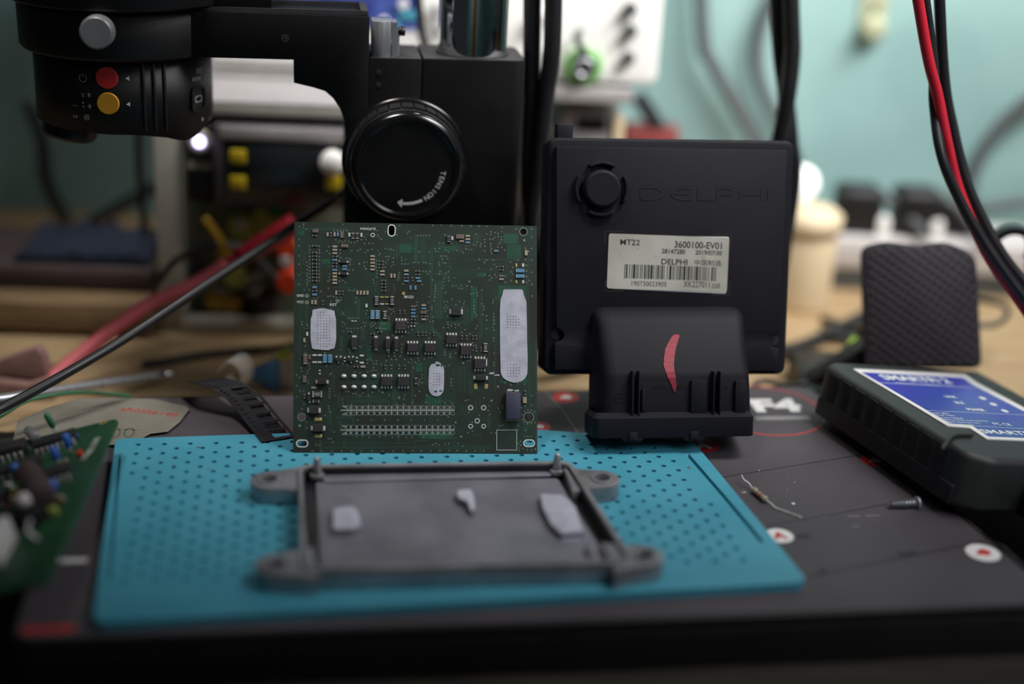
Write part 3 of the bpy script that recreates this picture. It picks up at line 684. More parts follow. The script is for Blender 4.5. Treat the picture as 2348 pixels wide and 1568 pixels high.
    v += [(1, a, b) for a, b in ((142, 157), (192, 165), (228, 192), (195, 130), (683, 133), (572, 210), (617, 210), (652, 210), (692, 210), (735, 207), (595, 323), (650, 330), (625, 350), (675, 352), (707, 338), (753, 345), (785, 357), (830, 357), (862, 335), (912, 320),
         (952, 290), (970, 320), (950, 367), (1008, 365), (1053, 367), (1117, 265), (1135, 295), (1158, 317), (1108, 208), (1212, 222), (1350, 180), (1388, 150), (1352, 260), (1480, 245), (1505, 222), (1523, 298), (792, 457), (870, 457), (900, 442), (962, 480), (993, 457), (1045, 442), (1115, 457), (1207, 430), (1250, 442), (1282, 442), (1310, 457),
         (485, 463), (515, 492), (508, 408), (650, 448), (652, 488), (628, 523), (657, 543), (727, 553), (765, 555), (775, 573), (770, 603), (772, 635), (753, 695), (808, 695), (887, 620), (945, 603), (980, 600), (952, 650), (968, 683), (1097, 582), (1097, 625), (1095, 665), (1107, 705), (1108, 742), (1100, 787), (1060, 820), (1067, 858),
         (1130, 517), (1145, 492), (1217, 532), (1250, 532), (1243, 568), (1217, 603), (1307, 547), (1307, 598), (1310, 630), (1283, 652), (1207, 665), (1412, 543), (1412, 580), (1412, 620), (1460, 568), (1452, 620), (1490, 622), (1553, 605), (1583, 605), (1382, 730), (1373, 762), (1373, 790), (1365, 820), (1427, 867),
         (520, 745), (510, 785), (520, 820), (497, 838), (643, 838), (680, 825), (713, 853), (645, 797), (505, 925), (760, 950), (797, 957), (828, 947), (205, 945), (262, 940), (408, 965), (497, 1027), (528, 1020), (568, 1027), (603, 1033), (657, 1037), (370, 1040), (325, 1042), (537, 1080), (535, 1175), (660, 1070), (848, 1040), (838, 1100), (687, 1235),
         (750, 1293), (780, 1295), (810, 1293), (843, 1293), (875, 1298), (970, 1237), (982, 1200), (1002, 1287), (935, 1353), (967, 1353), (955, 1393), (912, 1413), (738, 1422), (780, 1422), (823, 1420), (865, 1422), (680, 1345), (708, 1367), (687, 1458), (178, 1342), (177, 1375), (202, 1418), (1045, 1345), (1082, 1360), (1063, 1383), (1035, 1403), (1027, 1372), (1167, 1358), (1200, 1360), (1177, 1427), (1210, 1427),
         (1255, 1180), (1285, 1187), (1310, 1182), (1312, 1215), (1283, 1240), (1247, 1272), (1258, 1303), (1487, 1310), (1485, 1345), (1493, 1403), (1495, 1473), (1417, 1518), (1300, 1510), (1600, 1097), (1600, 1137), (1540, 1437))]
    v += [(2, a, b) for a, b in ((230, 147), (330, 143), (457, 147), (587, 150), (700, 153), (802, 155), (900, 155), (1090, 172), (1265, 190), (1453, 187), (1453, 288), (1453, 430), (1453, 575), (1457, 725), (1457, 877), (1460, 1020), (48, 270), (85, 270), (117, 270), (147, 270), (185, 270), (380, 263), (313, 367), (360, 367), (462, 365),
         (768, 252), (897, 250), (950, 225), (948, 260), (1000, 235), (1040, 245), (1085, 223), (1040, 285), (1080, 288), (1000, 292), (975, 310), (940, 318), (872, 320), (873, 353), (778, 350), (828, 373), (1080, 320), (1068, 350), (1048, 375), (1035, 415), (1085, 417), (1118, 450), (948, 372), (948, 403), (957, 433), (948, 462), (960, 490), (870, 460), (878, 403), (820, 403), (765, 392), (733, 385),
         (678, 393), (640, 393), (640, 433), (680, 443), (712, 445), (530, 455), (573, 463), (603, 482), (315, 433), (255, 435), (388, 453), (423, 473), (265, 468), (297, 468), (178, 472), (60, 470), (330, 523), (367, 523), (398, 525), (347, 562), (415, 557), (305, 605), (357, 605), (388, 613), (308, 640), (17, 605), (52, 605), (115, 605), (147, 607), (192, 620),
         (895, 573), (977, 573), (868, 605), (993, 627), (1020, 657), (1287, 573), (1190, 602), (800, 675), (807, 565), (950, 690), (1200, 722), (1222, 663), (1218, 748), (1000, 755), (932, 768), (960, 795), (932, 820), (1015, 787), (875, 750), (1128, 850), (1200, 827), (1127, 773), (1388, 640), (1390, 710), (1390, 777), (1392, 850), (1422, 828), (1378, 427), (1380, 567), (1420, 467),
         (107, 712), (145, 718), (192, 713), (168, 748), (320, 715), (310, 747), (425, 717), (393, 733), (367, 802), (425, 788), (358, 843), (427, 828), (497, 795), (228, 820), (365, 887), (348, 923), (262, 892), (260, 923), (262, 955), (252, 997), (253, 1033), (243, 1077), (183, 1030), (97, 878), (387, 980), (475, 893), (517, 895), (583, 888), (555, 925), (595, 927), (657, 895), (712, 903), (683, 840),
         (838, 942), (783, 980), (732, 990), (700, 997), (782, 1018), (740, 1065), (740, 1098), (740, 1138), (740, 1177), (742, 1218), (775, 1257), (468, 1060), (370, 1090), (410, 1090), (392, 1137), (372, 1165), (412, 1167), (382, 1205), (560, 1088), (620, 1085), (613, 1117), (517, 1128), (595, 1157), (1012, 1042), (980, 1073), (973, 1105), (838, 1118), (863, 1150), (863, 1188), (847, 1250), (895, 1265), (897, 1318),
         (985, 1240), (985, 1280), (987, 1320), (988, 1365), (973, 1408), (990, 1443), (983, 1543), (895, 1422), (763, 1423), (778, 1388), (713, 1315), (413, 1345), (413, 1268), (458, 1388), (548, 1378), (523, 1293), (630, 1437), (587, 1470), (690, 1490), (175, 1097), (217, 1153), (218, 1183), (162, 1200), (162, 1272), (160, 1310), (193, 1342), (232, 1333), (230, 1280), (30, 1097), (35, 1273), (35, 1357), (362, 1410), (190, 1483))]
    v += [(3, a, b) for a, b in ((218, 125), (218, 207), (262, 340), (262, 370), (272, 405), (165, 397), (173, 437), (112, 483), (145, 517), (112, 617), (108, 757), (152, 683), (195, 687), (247, 430), (242, 463), (253, 547), (253, 580), (480, 370), (537, 368), (458, 210), (653, 172), (757, 170), (767, 205), (895, 133), (680, 347), (740, 363), (833, 447), (895, 458), (990, 447), (1120, 470), (1063, 393), (1062, 427), (1095, 428), (1033, 437),
         (1063, 347), (1097, 347), (1157, 350), (1048, 308), (1098, 308), (1018, 293), (1028, 133), (1028, 85), (1010, 167), (1415, 105), (1413, 160), (1408, 200), (1392, 250), (1223, 307), (1285, 290), (1343, 293), (1450, 292), (1527, 288), (1583, 327), (1497, 327), (1560, 397), (517, 657), (517, 690), (517, 727), (517, 763), (583, 740), (752, 690), (718, 692), (813, 717), (847, 717), (895, 740), (1002, 738), (927, 708), (1047, 700), (1130, 677), (1173, 700), (1257, 730),
         (1440, 783), (1450, 733), (1378, 765), (1547, 823), (1583, 740), (1438, 847), (1353, 848), (1147, 858), (1000, 857), (787, 852), (787, 990), (673, 790), (683, 833), (870, 1043), (1037, 1043), (1202, 1043), (1367, 1043), (1532, 1043), (508, 873), (508, 905), (525, 942), (463, 983), (573, 1190), (505, 1275), (537, 1275), (557, 1315), (353, 1353), (395, 1353), (200, 840), (178, 905), (230, 1070), (232, 1138), (850, 1248), (925, 1240), (1010, 1258), (1142, 1247), (1213, 1242), (1297, 1257), (1370, 1250), (1470, 1258), (1542, 1257),
         (303, 1425), (420, 1427), (545, 1425), (668, 1425), (792, 1427), (910, 1425), (1043, 1427), (1175, 1427), (1308, 1427), (1430, 1425), (1548, 1425), (540, 460), (525, 477))]
    v += [(4, a, b) for a, b in ((985, 28), (985, 65), (985, 213), (985, 328), (985, 363), (983, 450), (990, 490), (733, 118), (765, 118), (733, 175), (880, 232), (378, 170), (378, 202), (378, 235), (442, 227), (442, 260), (375, 35), (360, 92), (513, 213), (553, 97), (720, 87), (655, 307), (690, 305), (605, 335), (432, 365), (380, 377), (177, 267), (212, 267), (47, 278), (58, 307), (123, 287), (17, 325), (183, 30),
         (95, 480), (95, 520), (97, 580), (60, 578), (68, 543), (57, 610), (65, 687), (12, 740), (457, 533), (455, 575), (458, 617), (1037, 628), (1198, 608), (1455, 740), (957, 803), (862, 770), (635, 803), (663, 793), (382, 837), (468, 840), (143, 823), (153, 735), (928, 867), (915, 925), (935, 973), (803, 985), (678, 947), (718, 1070), (722, 1180), (665, 1197), (1043, 897), (1093, 863), (1093, 893), (1062, 947), (1337, 980), (1340, 1040), (1325, 888), (1375, 868), (1455, 860),
         (1365, 937), (1408, 918), (1447, 920), (1487, 940), (1493, 1077), (1452, 1087), (1403, 1090), (1360, 1075), (1287, 1113), (1287, 1163), (1378, 1170), (1370, 1247), (1408, 1247), (1452, 1247), (1317, 1308), (1290, 1330), (1318, 1355), (1300, 1390), (1297, 1422), (1347, 1397), (1398, 1413), (1450, 1415), (1500, 1403), (1007, 1203), (953, 1200), (580, 1248), (118, 1257), (128, 1043), (291, 1043), (420, 1005), (513, 1073),
         (265, 1332), (227, 1348), (382, 1333), (425, 1333), (542, 1332), (600, 1365), (303, 1350), (88, 1423), (202, 1423), (318, 1423), (432, 1423), (533, 1423), (645, 1423), (757, 1423), (862, 1423), (1057, 1115), (1093, 1110), (1283, 592), (1365, 603), (1125, 577))]
    g = MB()
    for n, x, y in v:
        c = q(n, x, y); r = rnd.choice((8.5, 9.5, 10))*U; g.annulus(c[0], c[1], r, r*.5, 0, Z, 0, 8); g.disc(c[0], c[1], r*.5, 0, .002, 1, 6)
    # the dark via field under the processor
    for i in range(10):
        for j in range(10):
            if 3 <= i <= 4 and 3 <= j <= 7: continue
            if rnd.random() < .25: continue
            c = q(2, 490+i*32, 525+j*36); g.disc(c[0], c[1], 4.5*U, 0, .002, 1, 6)
    for n, x, y, r in ((2, 1363, 328, 14), (2, 683, 840, 12), (1, 887, 620, 12), (1, 968, 683, 12), (3, 1378, 765, 15), (4, 957, 803, 14), (4, 1037, 628, 14), (4, 605, 335, 13), (4, 580, 1248, 14), (3, 147, 1113, 16), (3, 1173, 700, 12), (4, 513, 1073, 12)):
        c = q(n, x, y); g.disc(c[0], c[1], r*U, 0, Z, 2, 12)
    g.build('via_field', ['via', 'hole', 'via'], t, fixn=False)
    # --- separate pads
    def pad(n, x, y, w_, h_, m='tin'):
        c = q(n, x, y); mb = MB(); hw, hh = w_*U/2, h_*U/2
        mb.prism(rrect(c[0]-hw, c[0]+hw, c[1]-hh, c[1]+hh, min(hw, hh)*.6, 3), 0, .03, 0, taper=.75, sm=False)
        mb.build('solder_pad', m, t)
    for a_ in ((1, 1165, 1035, 50, 20, 'gold'), (1, 1225, 1035, 50, 20, 'gold'), (1, 1165, 1120, 50, 20, 'tin'), (1, 1225, 1120, 50, 20, 'gold'), (2, 1265, 640, 24, 48, 'gold'), (2, 1348, 640, 28, 48), (2, 1265, 845, 24, 46, 'gold'), (2, 1348, 845, 28, 46),
               (3, 330, 240, 55, 22), (3, 395, 240, 55, 22), (3, 330, 327, 55, 22), (3, 395, 327, 55, 22), (3, 915, 245, 52, 24), (3, 915, 333, 52, 24), (3, 395, 432, 26, 18), (3, 395, 470, 26, 18), (3, 373, 1035, 95, 42, 'gold'), (3, 375, 1243, 95, 40, 'gold'),
               (4, 760, 628, 46, 72, 'gold'), (4, 890, 628, 46, 62, 'gold'), (1, 800, 1330, 28, 18), (1, 838, 1332, 28, 18), (1, 1530, 1392, 22, 20), (1, 1570, 1392, 22, 20), (3, 705, 272, 24, 20), (3, 705, 313, 24, 16), (3, 855, 272, 24, 20), (3, 855, 315, 24, 16)):
        pad(*a_)
    for n, x, y, m_ in ((1, 237, 1017, 1), (1, 237, 1098, 1), (1, 617, 1080, 1)):
        c = q(n, x, y); pads.annulus(c[0], c[1], 24*U, 13*U, 0, Z, 2, 18); pads.disc(c[0], c[1], 13*U, 0, .002, 3, 12)
    c = q(1, 1435, 987); pads.disc(c[0], c[1], 20*U, 0, .005, 4, 18)
    pads.build('plated_rings', ['via', 'silk', 'via', 'rbrn', 'gold'], t, fixn=False)
    for yy in (500, 635):
        for x in (695, 820, 945, 1068):
            c = q(3, x, yy); mb = MB(); X = Matrix.Translation((c[0], c[1], 0)) @ Matrix.Diagonal((1, .75, 1, 1))
            mb.lathe([(34*U, 0), (31*U, .04), (22*U, .08), (8*U, .1)], 20, 0, X); mb.build('solder_joint', 'tin', t)
    # --- small two-terminal parts
    HB = {'dark': 'rblk', 'blue': 'rblu', 'tan': 'rtan', 'brown': 'rbrn', 'white': 'tin', 'black': 'chip'}
    def two(n, x, y, w_, h_, ori, colr, kind=None, ht=None, txt=None):
        c = q(n, x, y); hw, hh = w_*U/2, h_*U/2
        if ori == 'V': hw, hh = hh, hw
        # hw is along the terminals
        X = Matrix.Translation((c[0], c[1], 0)) @ (Matrix.Rotation(R(90), 4, 'Z') if ori == 'V' else Matrix.Identity(4))
        H = ht if ht else min(hw, hh)*.9; mb = MB()
        e = .3 if colr == 'dark' else .24
        mb.box(-hw*(1-e), hw*(1-e), -hh, hh, 0, H, 0, X)
        for s_ in (-1, 1):
            mb.box(min(s_*hw*(1-e), s_*hw), max(s_*hw*(1-e), s_*hw), -hh, hh, 0, H*1.03, 1, X)
        if txt: mb.text(txt, min(hw, hh)*.95, 1, Matrix.Translation((c[0], c[1], H)) @ Matrix.Rotation(R(90 if ori == 'V' else 0), 4, 'Z') @ Matrix.Translation((0, -min(hw, hh)*.45, .001)), align='CENTER', w=hw*1.0)
        kd = kind or ('capacitor' if colr in ('tan', 'brown', 'white') else 'resistor')
        mb.build(kd, [HB[colr], 'tin'], t, bevel=H*.16, seg=1)
    for y in (272, 400, 483, 528, 571, 622, 663, 707, 746, 790, 832, 957): two(1, 332, y, 54, 24, 'H', 'dark')
    for y in (912, 1003): two(1, 332, y, 52, 28, 'H', 'blue')
    for y, c_ in ((408, 'tan'), (449, 'tan'), (490, 'tan'), (531, 'dark'), (573, 'blue'), (614, 'dark'), (655, 'dark'), (697, 'blue'), (740, 'tan'), (780, 'tan'), (820, 'tan'), (860, 'tan')): two(1, 582, y, 54, 25, 'H', c_)
    for y in (527, 568, 609, 650, 692): two(1, 1050, y, 54, 24, 'H', 'tan')
    for y in (590, 630, 670): two(1, 1155, y, 52, 24, 'H', 'dark')
    for y in (713, 755): two(1, 1172, y, 54, 24, 'H', 'tan')
    for y in (831, 872, 912, 955): two(1, 1190, y, 54, 24, 'H', 'dark')
    for y, c_ in ((707, 'tan'), (753, 'blue'), (795, 'dark'), (835, 'blue')): two(1, 1468, y, 54, 24, 'H', c_)
    for y, c_ in ((1150, 'brown'), (1190, 'blue'), (1232, 'blue'), (1274, 'blue'), (1312, 'dark'), (1355, 'dark')): two(1, 1555, y, 50, 24, 'H', c_)
    for y, c_ in ((712, 'dark'), (755, 'dark'), (797, 'blue')): two(2, 43, y, 54, 24, 'H', c_)
    for y, c_ in ((1135, 'tan'), (1175, 'blue'), (1273, 'dark'), (1310, 'tan')): two(2, 115, y, 52, 24, 'H', c_)
    for a_ in ((1, 705, 400, 78, 40, 'H', 'brown'), (1, 342, 215, 66, 44, 'H', 'brown'), (1, 670, 262, 40, 72, 'V', 'brown'), (1, 493, 257, 24, 48, 'V', 'tan'), (1, 537, 257, 24, 48, 'V', 'dark'), (1, 580, 257, 24, 48, 'V', 'tan'), (1, 620, 257, 24, 44, 'V', 'blue'),
               (1, 762, 262, 24, 50, 'V', 'white'), (1, 912, 265, 24, 50, 'V', 'white'), (1, 808, 275, 40, 72, 'V', 'dark', None, .04), (1, 862, 275, 40, 72, 'V', 'dark', None, .04), (1, 703, 650, 52, 26, 'H', 'blue'), (1, 703, 688, 52, 26, 'H', 'blue'),
               (1, 1282, 770, 24, 50, 'V', 'tan'), (1, 1322, 770, 24, 50, 'V', 'tan'), (1, 1545, 810, 24, 48, 'V', 'dark'), (1, 1520, 918, 26, 50, 'V', 'blue'), (1, 1582, 918, 26, 50, 'V', 'blue'), (1, 600, 980, 25, 50, 'V', 'tan'), (1, 642, 980, 25, 50, 'V', 'dark'), (1, 683, 980, 25, 50, 'V', 'dark'),
               (1, 862, 980, 25, 50, 'V', 'tan'), (1, 904, 980, 25, 50, 'V', 'tan'), (1, 946, 980, 25, 50, 'V', 'tan'), (1, 988, 980, 25, 50, 'V', 'tan'), (1, 302, 1097, 25, 50, 'V', 'tan'), (1, 343, 1097, 28, 54, 'V', 'tan'), (1, 435, 1103, 25, 52, 'V', 'dark'), (1, 975, 1140, 25, 46, 'V', 'white'),
               (1, 1390, 1220, 25, 50, 'V', 'dark'), (1, 1447, 1220, 25, 50, 'V', 'dark'), (1, 765, 1465, 52, 25, 'H', 'dark'), (1, 1115, 1422, 50, 24, 'H', 'dark'), (1, 1140, 1465, 50, 24, 'H', 'dark'), (1, 1050, 1488, 50, 24, 'H', 'dark'), (1, 240, 1490, 25, 46, 'V', 'white'), (1, 240, 1405, 25, 46, 'V', 'dark'),
               (2, 60, 836, 52, 24, 'H', 'blue'), (2, 112, 1223, 68, 38, 'H', 'brown'), (2, 470, 305, 24, 46, 'V', 'white'), (2, 567, 287, 92, 54, 'H', 'brown'), (2, 585, 340, 54, 24, 'H', 'tan'), (2, 663, 277, 54, 24, 'H', 'tan'), (2, 663, 317, 54, 24, 'H', 'tan'), (2, 663, 358, 54, 26, 'H', 'blue'),
               (2, 1015, 462, 50, 26, 'H', 'blue'), (2, 1385, 487, 38, 66, 'V', 'tan'), (2, 1078, 657, 52, 24, 'H', 'dark'), (2, 1078, 697, 52, 24, 'H', 'dark'), (2, 1078, 772, 52, 26, 'H', 'brown'), (2, 1078, 812, 52, 26, 'H', 'tan'), (2, 1310, 708, 104, 45, 'H', 'blue'), (2, 1310, 775, 104, 45, 'H', 'blue'),
               (2, 418, 1395, 25, 50, 'V', 'dark'), (2, 505, 1395, 25, 50, 'V', 'dark'), (2, 48, 1490, 25, 48, 'V', 'dark'), (2, 103, 1490, 25, 48, 'V', 'dark'), (2, 143, 1490, 25, 48, 'V', 'dark'), (2, 240, 1492, 25, 48, 'V', 'dark'),
               (4, 590, 20, 25, 50, 'V', 'dark'), (4, 650, 20, 25, 50, 'V', 'dark'), (4, 727, 20, 25, 50, 'V', 'dark'), (4, 767, 20, 25, 50, 'V', 'dark'), (3, 205, 55, 26, 50, 'V', 'tan'), (3, 218, 290, 50, 118, 'V', 'brown'), (3, 270, 262, 26, 50, 'V', 'brown'), (3, 460, 283, 50, 100, 'V', 'blue'), (3, 525, 283, 50, 100, 'V', 'blue'),
               (3, 985, 320, 25, 50, 'V', 'dark'), (3, 930, 382, 56, 26, 'H', 'tan'), (3, 845, 382, 54, 25, 'H', 'dark'), (3, 208, 535, 42, 76, 'V', 'brown'), (3, 320, 643, 54, 26, 'H', 'tan'), (3, 208, 748, 25, 50, 'V', 'dark'), (3, 350, 812, 78, 40, 'H', 'dark'), (3, 1250, 232, 25, 50, 'V', 'dark'), (3, 1320, 232, 25, 50, 'V', 'dark'),
               (3, 1208, 388, 25, 50, 'V', 'dark'), (3, 1282, 388, 25, 50, 'V', 'dark'), (3, 1375, 388, 25, 50, 'V', 'dark'), (3, 1450, 388, 25, 50, 'V', 'dark'), (3, 1588, 560, 38, 80, 'V', 'dark'), (4, 770, 170, 25, 50, 'V', 'dark'), (4, 828, 165, 25, 50, 'V', 'dark'), (4, 1368, 797, 46, 76, 'V', 'tan'), (4, 1375, 707, 30, 56, 'V', 'dark')):
        two(*a_)
    two(1, 1100, 1077, 52, 108, 'V', 'dark', 'resistor', .07, '122'); two(1, 1293, 1077, 52, 108, 'V', 'dark', 'resistor', .07, '122')
    two(1, 1050, 1252, 52, 106, 'V', 'blue', 'resistor', .07, '1R0'); two(1, 1113, 1252, 52, 106, 'V', 'blue', 'resistor', .07, '1R0'); two(1, 1205, 1255, 52, 102, 'V', 'dark', 'resistor', .07, '302')
    two(3, 365, 723, 116, 82, 'H', 'dark', 'resistor', .07, '103'); two(4, 882, 145, 52, 110, 'V', 'dark', 'resistor', .07, '302'); two(2, 428, 315, 50, 76, 'V', 'dark', 'resistor', .08)
    # --- power diodes: black body between two bent tinned legs
    def diode(n, x, y, w_, h_, ori):
        c = q(n, x, y); hw, hh = w_*U/2, h_*U/2
        if ori == 'V': hw, hh = hh, hw
        X = Matrix.Translation((c[0], c[1], 0)) @ (Matrix.Rotation(R(90), 4, 'Z') if ori == 'V' else Matrix.Identity(4))
        d = MB().prism([(-hw*.78, -hh), (hw*.78, -hh), (hw*.78, hh), (-hw*.78, hh)], .03, .17, 0, X, taper=.93).build('diode', 'chip', t, bevel=.012, seg=1)
        for s_ in (-1, 1):
            MB().box(min(s_*hw*.7, s_*hw*1.1), max(s_*hw*.7, s_*hw*1.1), -hh*.6, hh*.6, 0, .03, 0, X).box(min(s_*hw*.78, s_*hw*.9), max(s_*hw*.78, s_*hw*.9), -hh*.6, hh*.6, .03, .11, 0, X).build('pin', 'tin', d)
    for a_ in ((2, 517, 1215, 150, 105, 'H'), (3, 825, 80, 85, 150, 'V'), (3, 1093, 90, 62, 160, 'V'), (3, 1240, 100, 62, 160, 'V'), (3, 1345, 100, 62, 160, 'V'), (3, 425, 570, 140, 66, 'H'), (3, 325, 922, 145, 92, 'H'), (3, 375, 1145, 155, 92, 'H'), (4, 822, 520, 160, 72, 'H')): diode(*a_)
    # --- transistors
    def trans(n, x, y, w_, h_, legs):
        c = q(n, x, y); hw, hh = w_*U/2, h_*U/2
        d = MB().box(c[0]-hw, c[0]+hw, c[1]-hh, c[1]+hh, .02, .1).build('transistor', 'chip', t, bevel=.01, seg=1)
        for lx, ly in legs: e = q(n, lx, ly); MB().box(e[0]-.035, e[0]+.035, e[1]-.035, e[1]+.035, 0, .05).build('pin', 'tin', d)
    trans(1, 685, 597, 76, 38, ((740, 597), (640, 590))); trans(1, 690, 745, 76, 38, ((740, 745), (642, 742)))
    trans(3, 628, 292, 76, 44, ((603, 258), (655, 258), (630, 328))); trans(3, 780, 292, 76, 44, ((757, 260), (808, 260), (783, 328))); trans(3, 262, 765, 42, 80, ((262, 712), (268, 818)))
    # --- eight-pin chips
    def chip(n, x, y, w_, h_, txt=None):
        c = q(n, x, y); hw, hh = w_*U/2, h_*U/2
        d = MB().box(c[0]-hw, c[0]+hw, c[1]-hh, c[1]+hh, .03, .15).build('chip', 'chip', t, bevel=.015, seg=1)
        for s_ in (-1, 1):
            for k in range(4):
                px = c[0]+(k-1.5)*36*U
                y0, y1 = c[1]+s_*hh, c[1]+s_*(hh+32*U)
                MB().box(px-.04, px+.04, min(y0, y1), max(y0, y1), 0, .035).box(px-.035, px+.035, min(y0, c[1]+s_*(hh+.05)), max(y0, c[1]+s_*(hh+.05)), .03, .09).build('pin', 'tin', d, bevel=.012, seg=1)
        if txt:
            g2 = MB()
            for i, tt in enumerate(txt): g2.text(tt, .09, 0, Matrix.Translation((c[0], c[1]+.08-i*.13, .152)), align='CENTER')
            g2.build('marking', 'emb2', d, fixn=False)
    M['emb2'] = mat('faint_chip_marking', (92, 88, 92), .6)
    chip(1, 1400, 1388, 140, 112, ('30TNC', 'T3NYB', 'M7Z45')); chip(3, 1547, 148, 132, 100); chip(4, 195, 150, 132, 104); chip(4, 461, 48, 132, 104); chip(4, 640, 185, 130, 116); chip(4, 812, 348, 136, 116); chip(3, 1225, 565, 132, 108); chip(3, 1433, 565, 136, 108)
    # --- big dark blue block on a gold base
    c = q(4, 1218, 872); d = MB().box(c[0]-88*U, c[0]+88*U, c[1]-162*U, c[1]+162*U, .04, .32).build('power_inductor', 'block', t, bevel=.02)
    MB().box(c[0]-80*U, c[0]+70*U, c[1]-182*U, c[1]+168*U, 0, .05).build('gold_base', 'gold', d)
    # --- thermal paste pads with punched dots
    def paste(n, pts, dots, th=.035, name='thermal_paste_pad'):
        P = rpoly([q(*p) for p in pts], .1, 3)
        H = [circ(q(*p), 6.5*U, 8) for p in dots]
        MB().holed(P, H, 0, th, 0, 0, .03).build(name, 'paste', t)
    L_ = [(1, 305, 1190), (1, 350, 1185), (1, 410, 1170), (1, 470, 1175), (1, 540, 1195), (1, 578, 1200), (1, 585, 1262), (1, 598, 1300), (1, 600, 1500), (3, 598, 60), (3, 577, 160), (3, 535, 162), (3, 510, 178), (3, 400, 172), (3, 300, 163), (3, 290, 80), (1, 282, 1540), (1, 283, 1300), (1, 302, 1262)]
    D_ = [(1, 406, 1224), (1, 443, 1224)]+[(1, x, 1260+i*35.2) for i in range(9) for x in (370, 406, 443, 480, 516)]+[(3, x, 29+i*35.5) for i in range(3) for x in (370, 406, 443, 480, 516)]+[(3, x, 133) for x in (406, 443, 480)]
    paste(1, L_, D_)
    L_ = [(2, 1100, 938), (2, 1345, 938), (2, 1352, 1000), (2, 1390, 1090), (2, 1398, 1560), (4, 1405, 300), (4, 1400, 480), (4, 1360, 545), (4, 1300, 575), (4, 1235, 582), (4, 1160, 560), (4, 1100, 525), (4, 1070, 460), (4, 1062, 100), (2, 1060, 1200), (2, 1068, 1060), (2, 1095, 1000)]
    D_ = [(2, 1155+i*35, 1275+j*35) for j in range(5) for i in range(5) if not (i == 4 and j in (0, 4))]+[(4, 1157+i*35, 360+j*35) for j in range(5) for i in range(5) if not (i == 4 and j in (0, 4))]
    paste(2, L_, D_)
    L_ = [(4, 270, 312), (4, 330, 340), (4, 368, 395), (4, 370, 560), (4, 362, 690), (4, 320, 742), (4, 270, 752), (4, 215, 735), (4, 178, 680), (4, 175, 560), (4, 182, 400), (4, 215, 345), (4, 255, 350)]
    D_ = [(4, x, 467+i*35) for i in range(5) for x in (240, 275, 310)]+[(4, 194, 528), (4, 195, 583)]
    paste(4, L_, D_)
    def blob(n, cx, cy, w_, h_, name='paste_smear'):
        pts = []
        for i in range(14):
            a = 2*math.pi*i/14; k = rnd.uniform(.7, 1.15); pts.append(q(n, cx+w_/2*k*math.cos(a), cy+h_/2*k*math.sin(a)))
        MB().prism(pts, 0, .012).build(name, 'paste', t)
    blob(4, 960, 462, 70, 26); blob(4, 1025, 486, 80, 20); blob(4, 895, 330, 20, 110); blob(4, 1185, 672, 90, 34); blob(4, 1270, 680, 70, 24)
    # dark patches scratched out of the oval pad
    for x, y, w_, h_ in ((290, 365, 60, 40), (265, 690, 60, 30), (325, 682, 50, 24), (335, 370, 26, 40)):
        pts = [q(4, x+w_/2*rnd.uniform(.6, 1.1)*math.cos(2*math.pi*i/9), y+h_/2*rnd.uniform(.6, 1.1)*math.sin(2*math.pi*i/9)) for i in range(9)]
        MB().prism(pts, .034, .0365).build('bare_patch', 'pcb_l', t)
    # --- silkscreen
    g = MB()
    def tx(n, x, y, s_, h, w_): c = q(n, x-w_/2, y+h/2); g.text(s_, h*U, 0, Matrix.Translation((c[0], c[1], .003)), w=w_*U, bold=.006)
    tx(1, 988, 185, 'WINGATE', 30, 192); tx(1, 152, 1013, 'GND', 30, 86); tx(1, 152, 1093, 'VCC', 30, 84); tx(1, 563, 1127, 'RST', 32, 86); tx(1, 1500, 1030, 'BKGD', 32, 112)
    def ln(n, x0, y0, x1, y1, w_=5): g.ribbon([q(n, x0, y0), q(n, x1, y1)], w_*U, 0, .003)
    E_ = 290*K
    for yy in (921, 1166):
        ln(3, 655, yy, 500+E_, yy, 6)
        for i in range(18):
            x = (hx[i]+hx[i+1])/2; ln(3, x, yy-60, x, yy-6, 4.5); ln(3, x, yy+6, x, yy+60, 4.5)
    for yy in (885, 962, 1131, 1203):
        s_ = 1 if yy in (885, 1131) else -1
        g.add([(*q(3, 662, yy-22*s_), .003), (*q(3, 735, yy-22*s_), .003), (*q(3, 735, yy+20*s_), .003), (*q(3, 690, yy), .003)], [(0, 1, 2, 3)], 1)
    for a_ in ((1022, 1167, 1270, 1167), (1270, 1167, 1270, 1415), (1270, 1415, 1022, 1415), (1022, 1415, 1022, 1167)): ln(4, *a_, 5)
    g.build('white_silkscreen', ['silk', 'via'], t, fixn=False)
board()

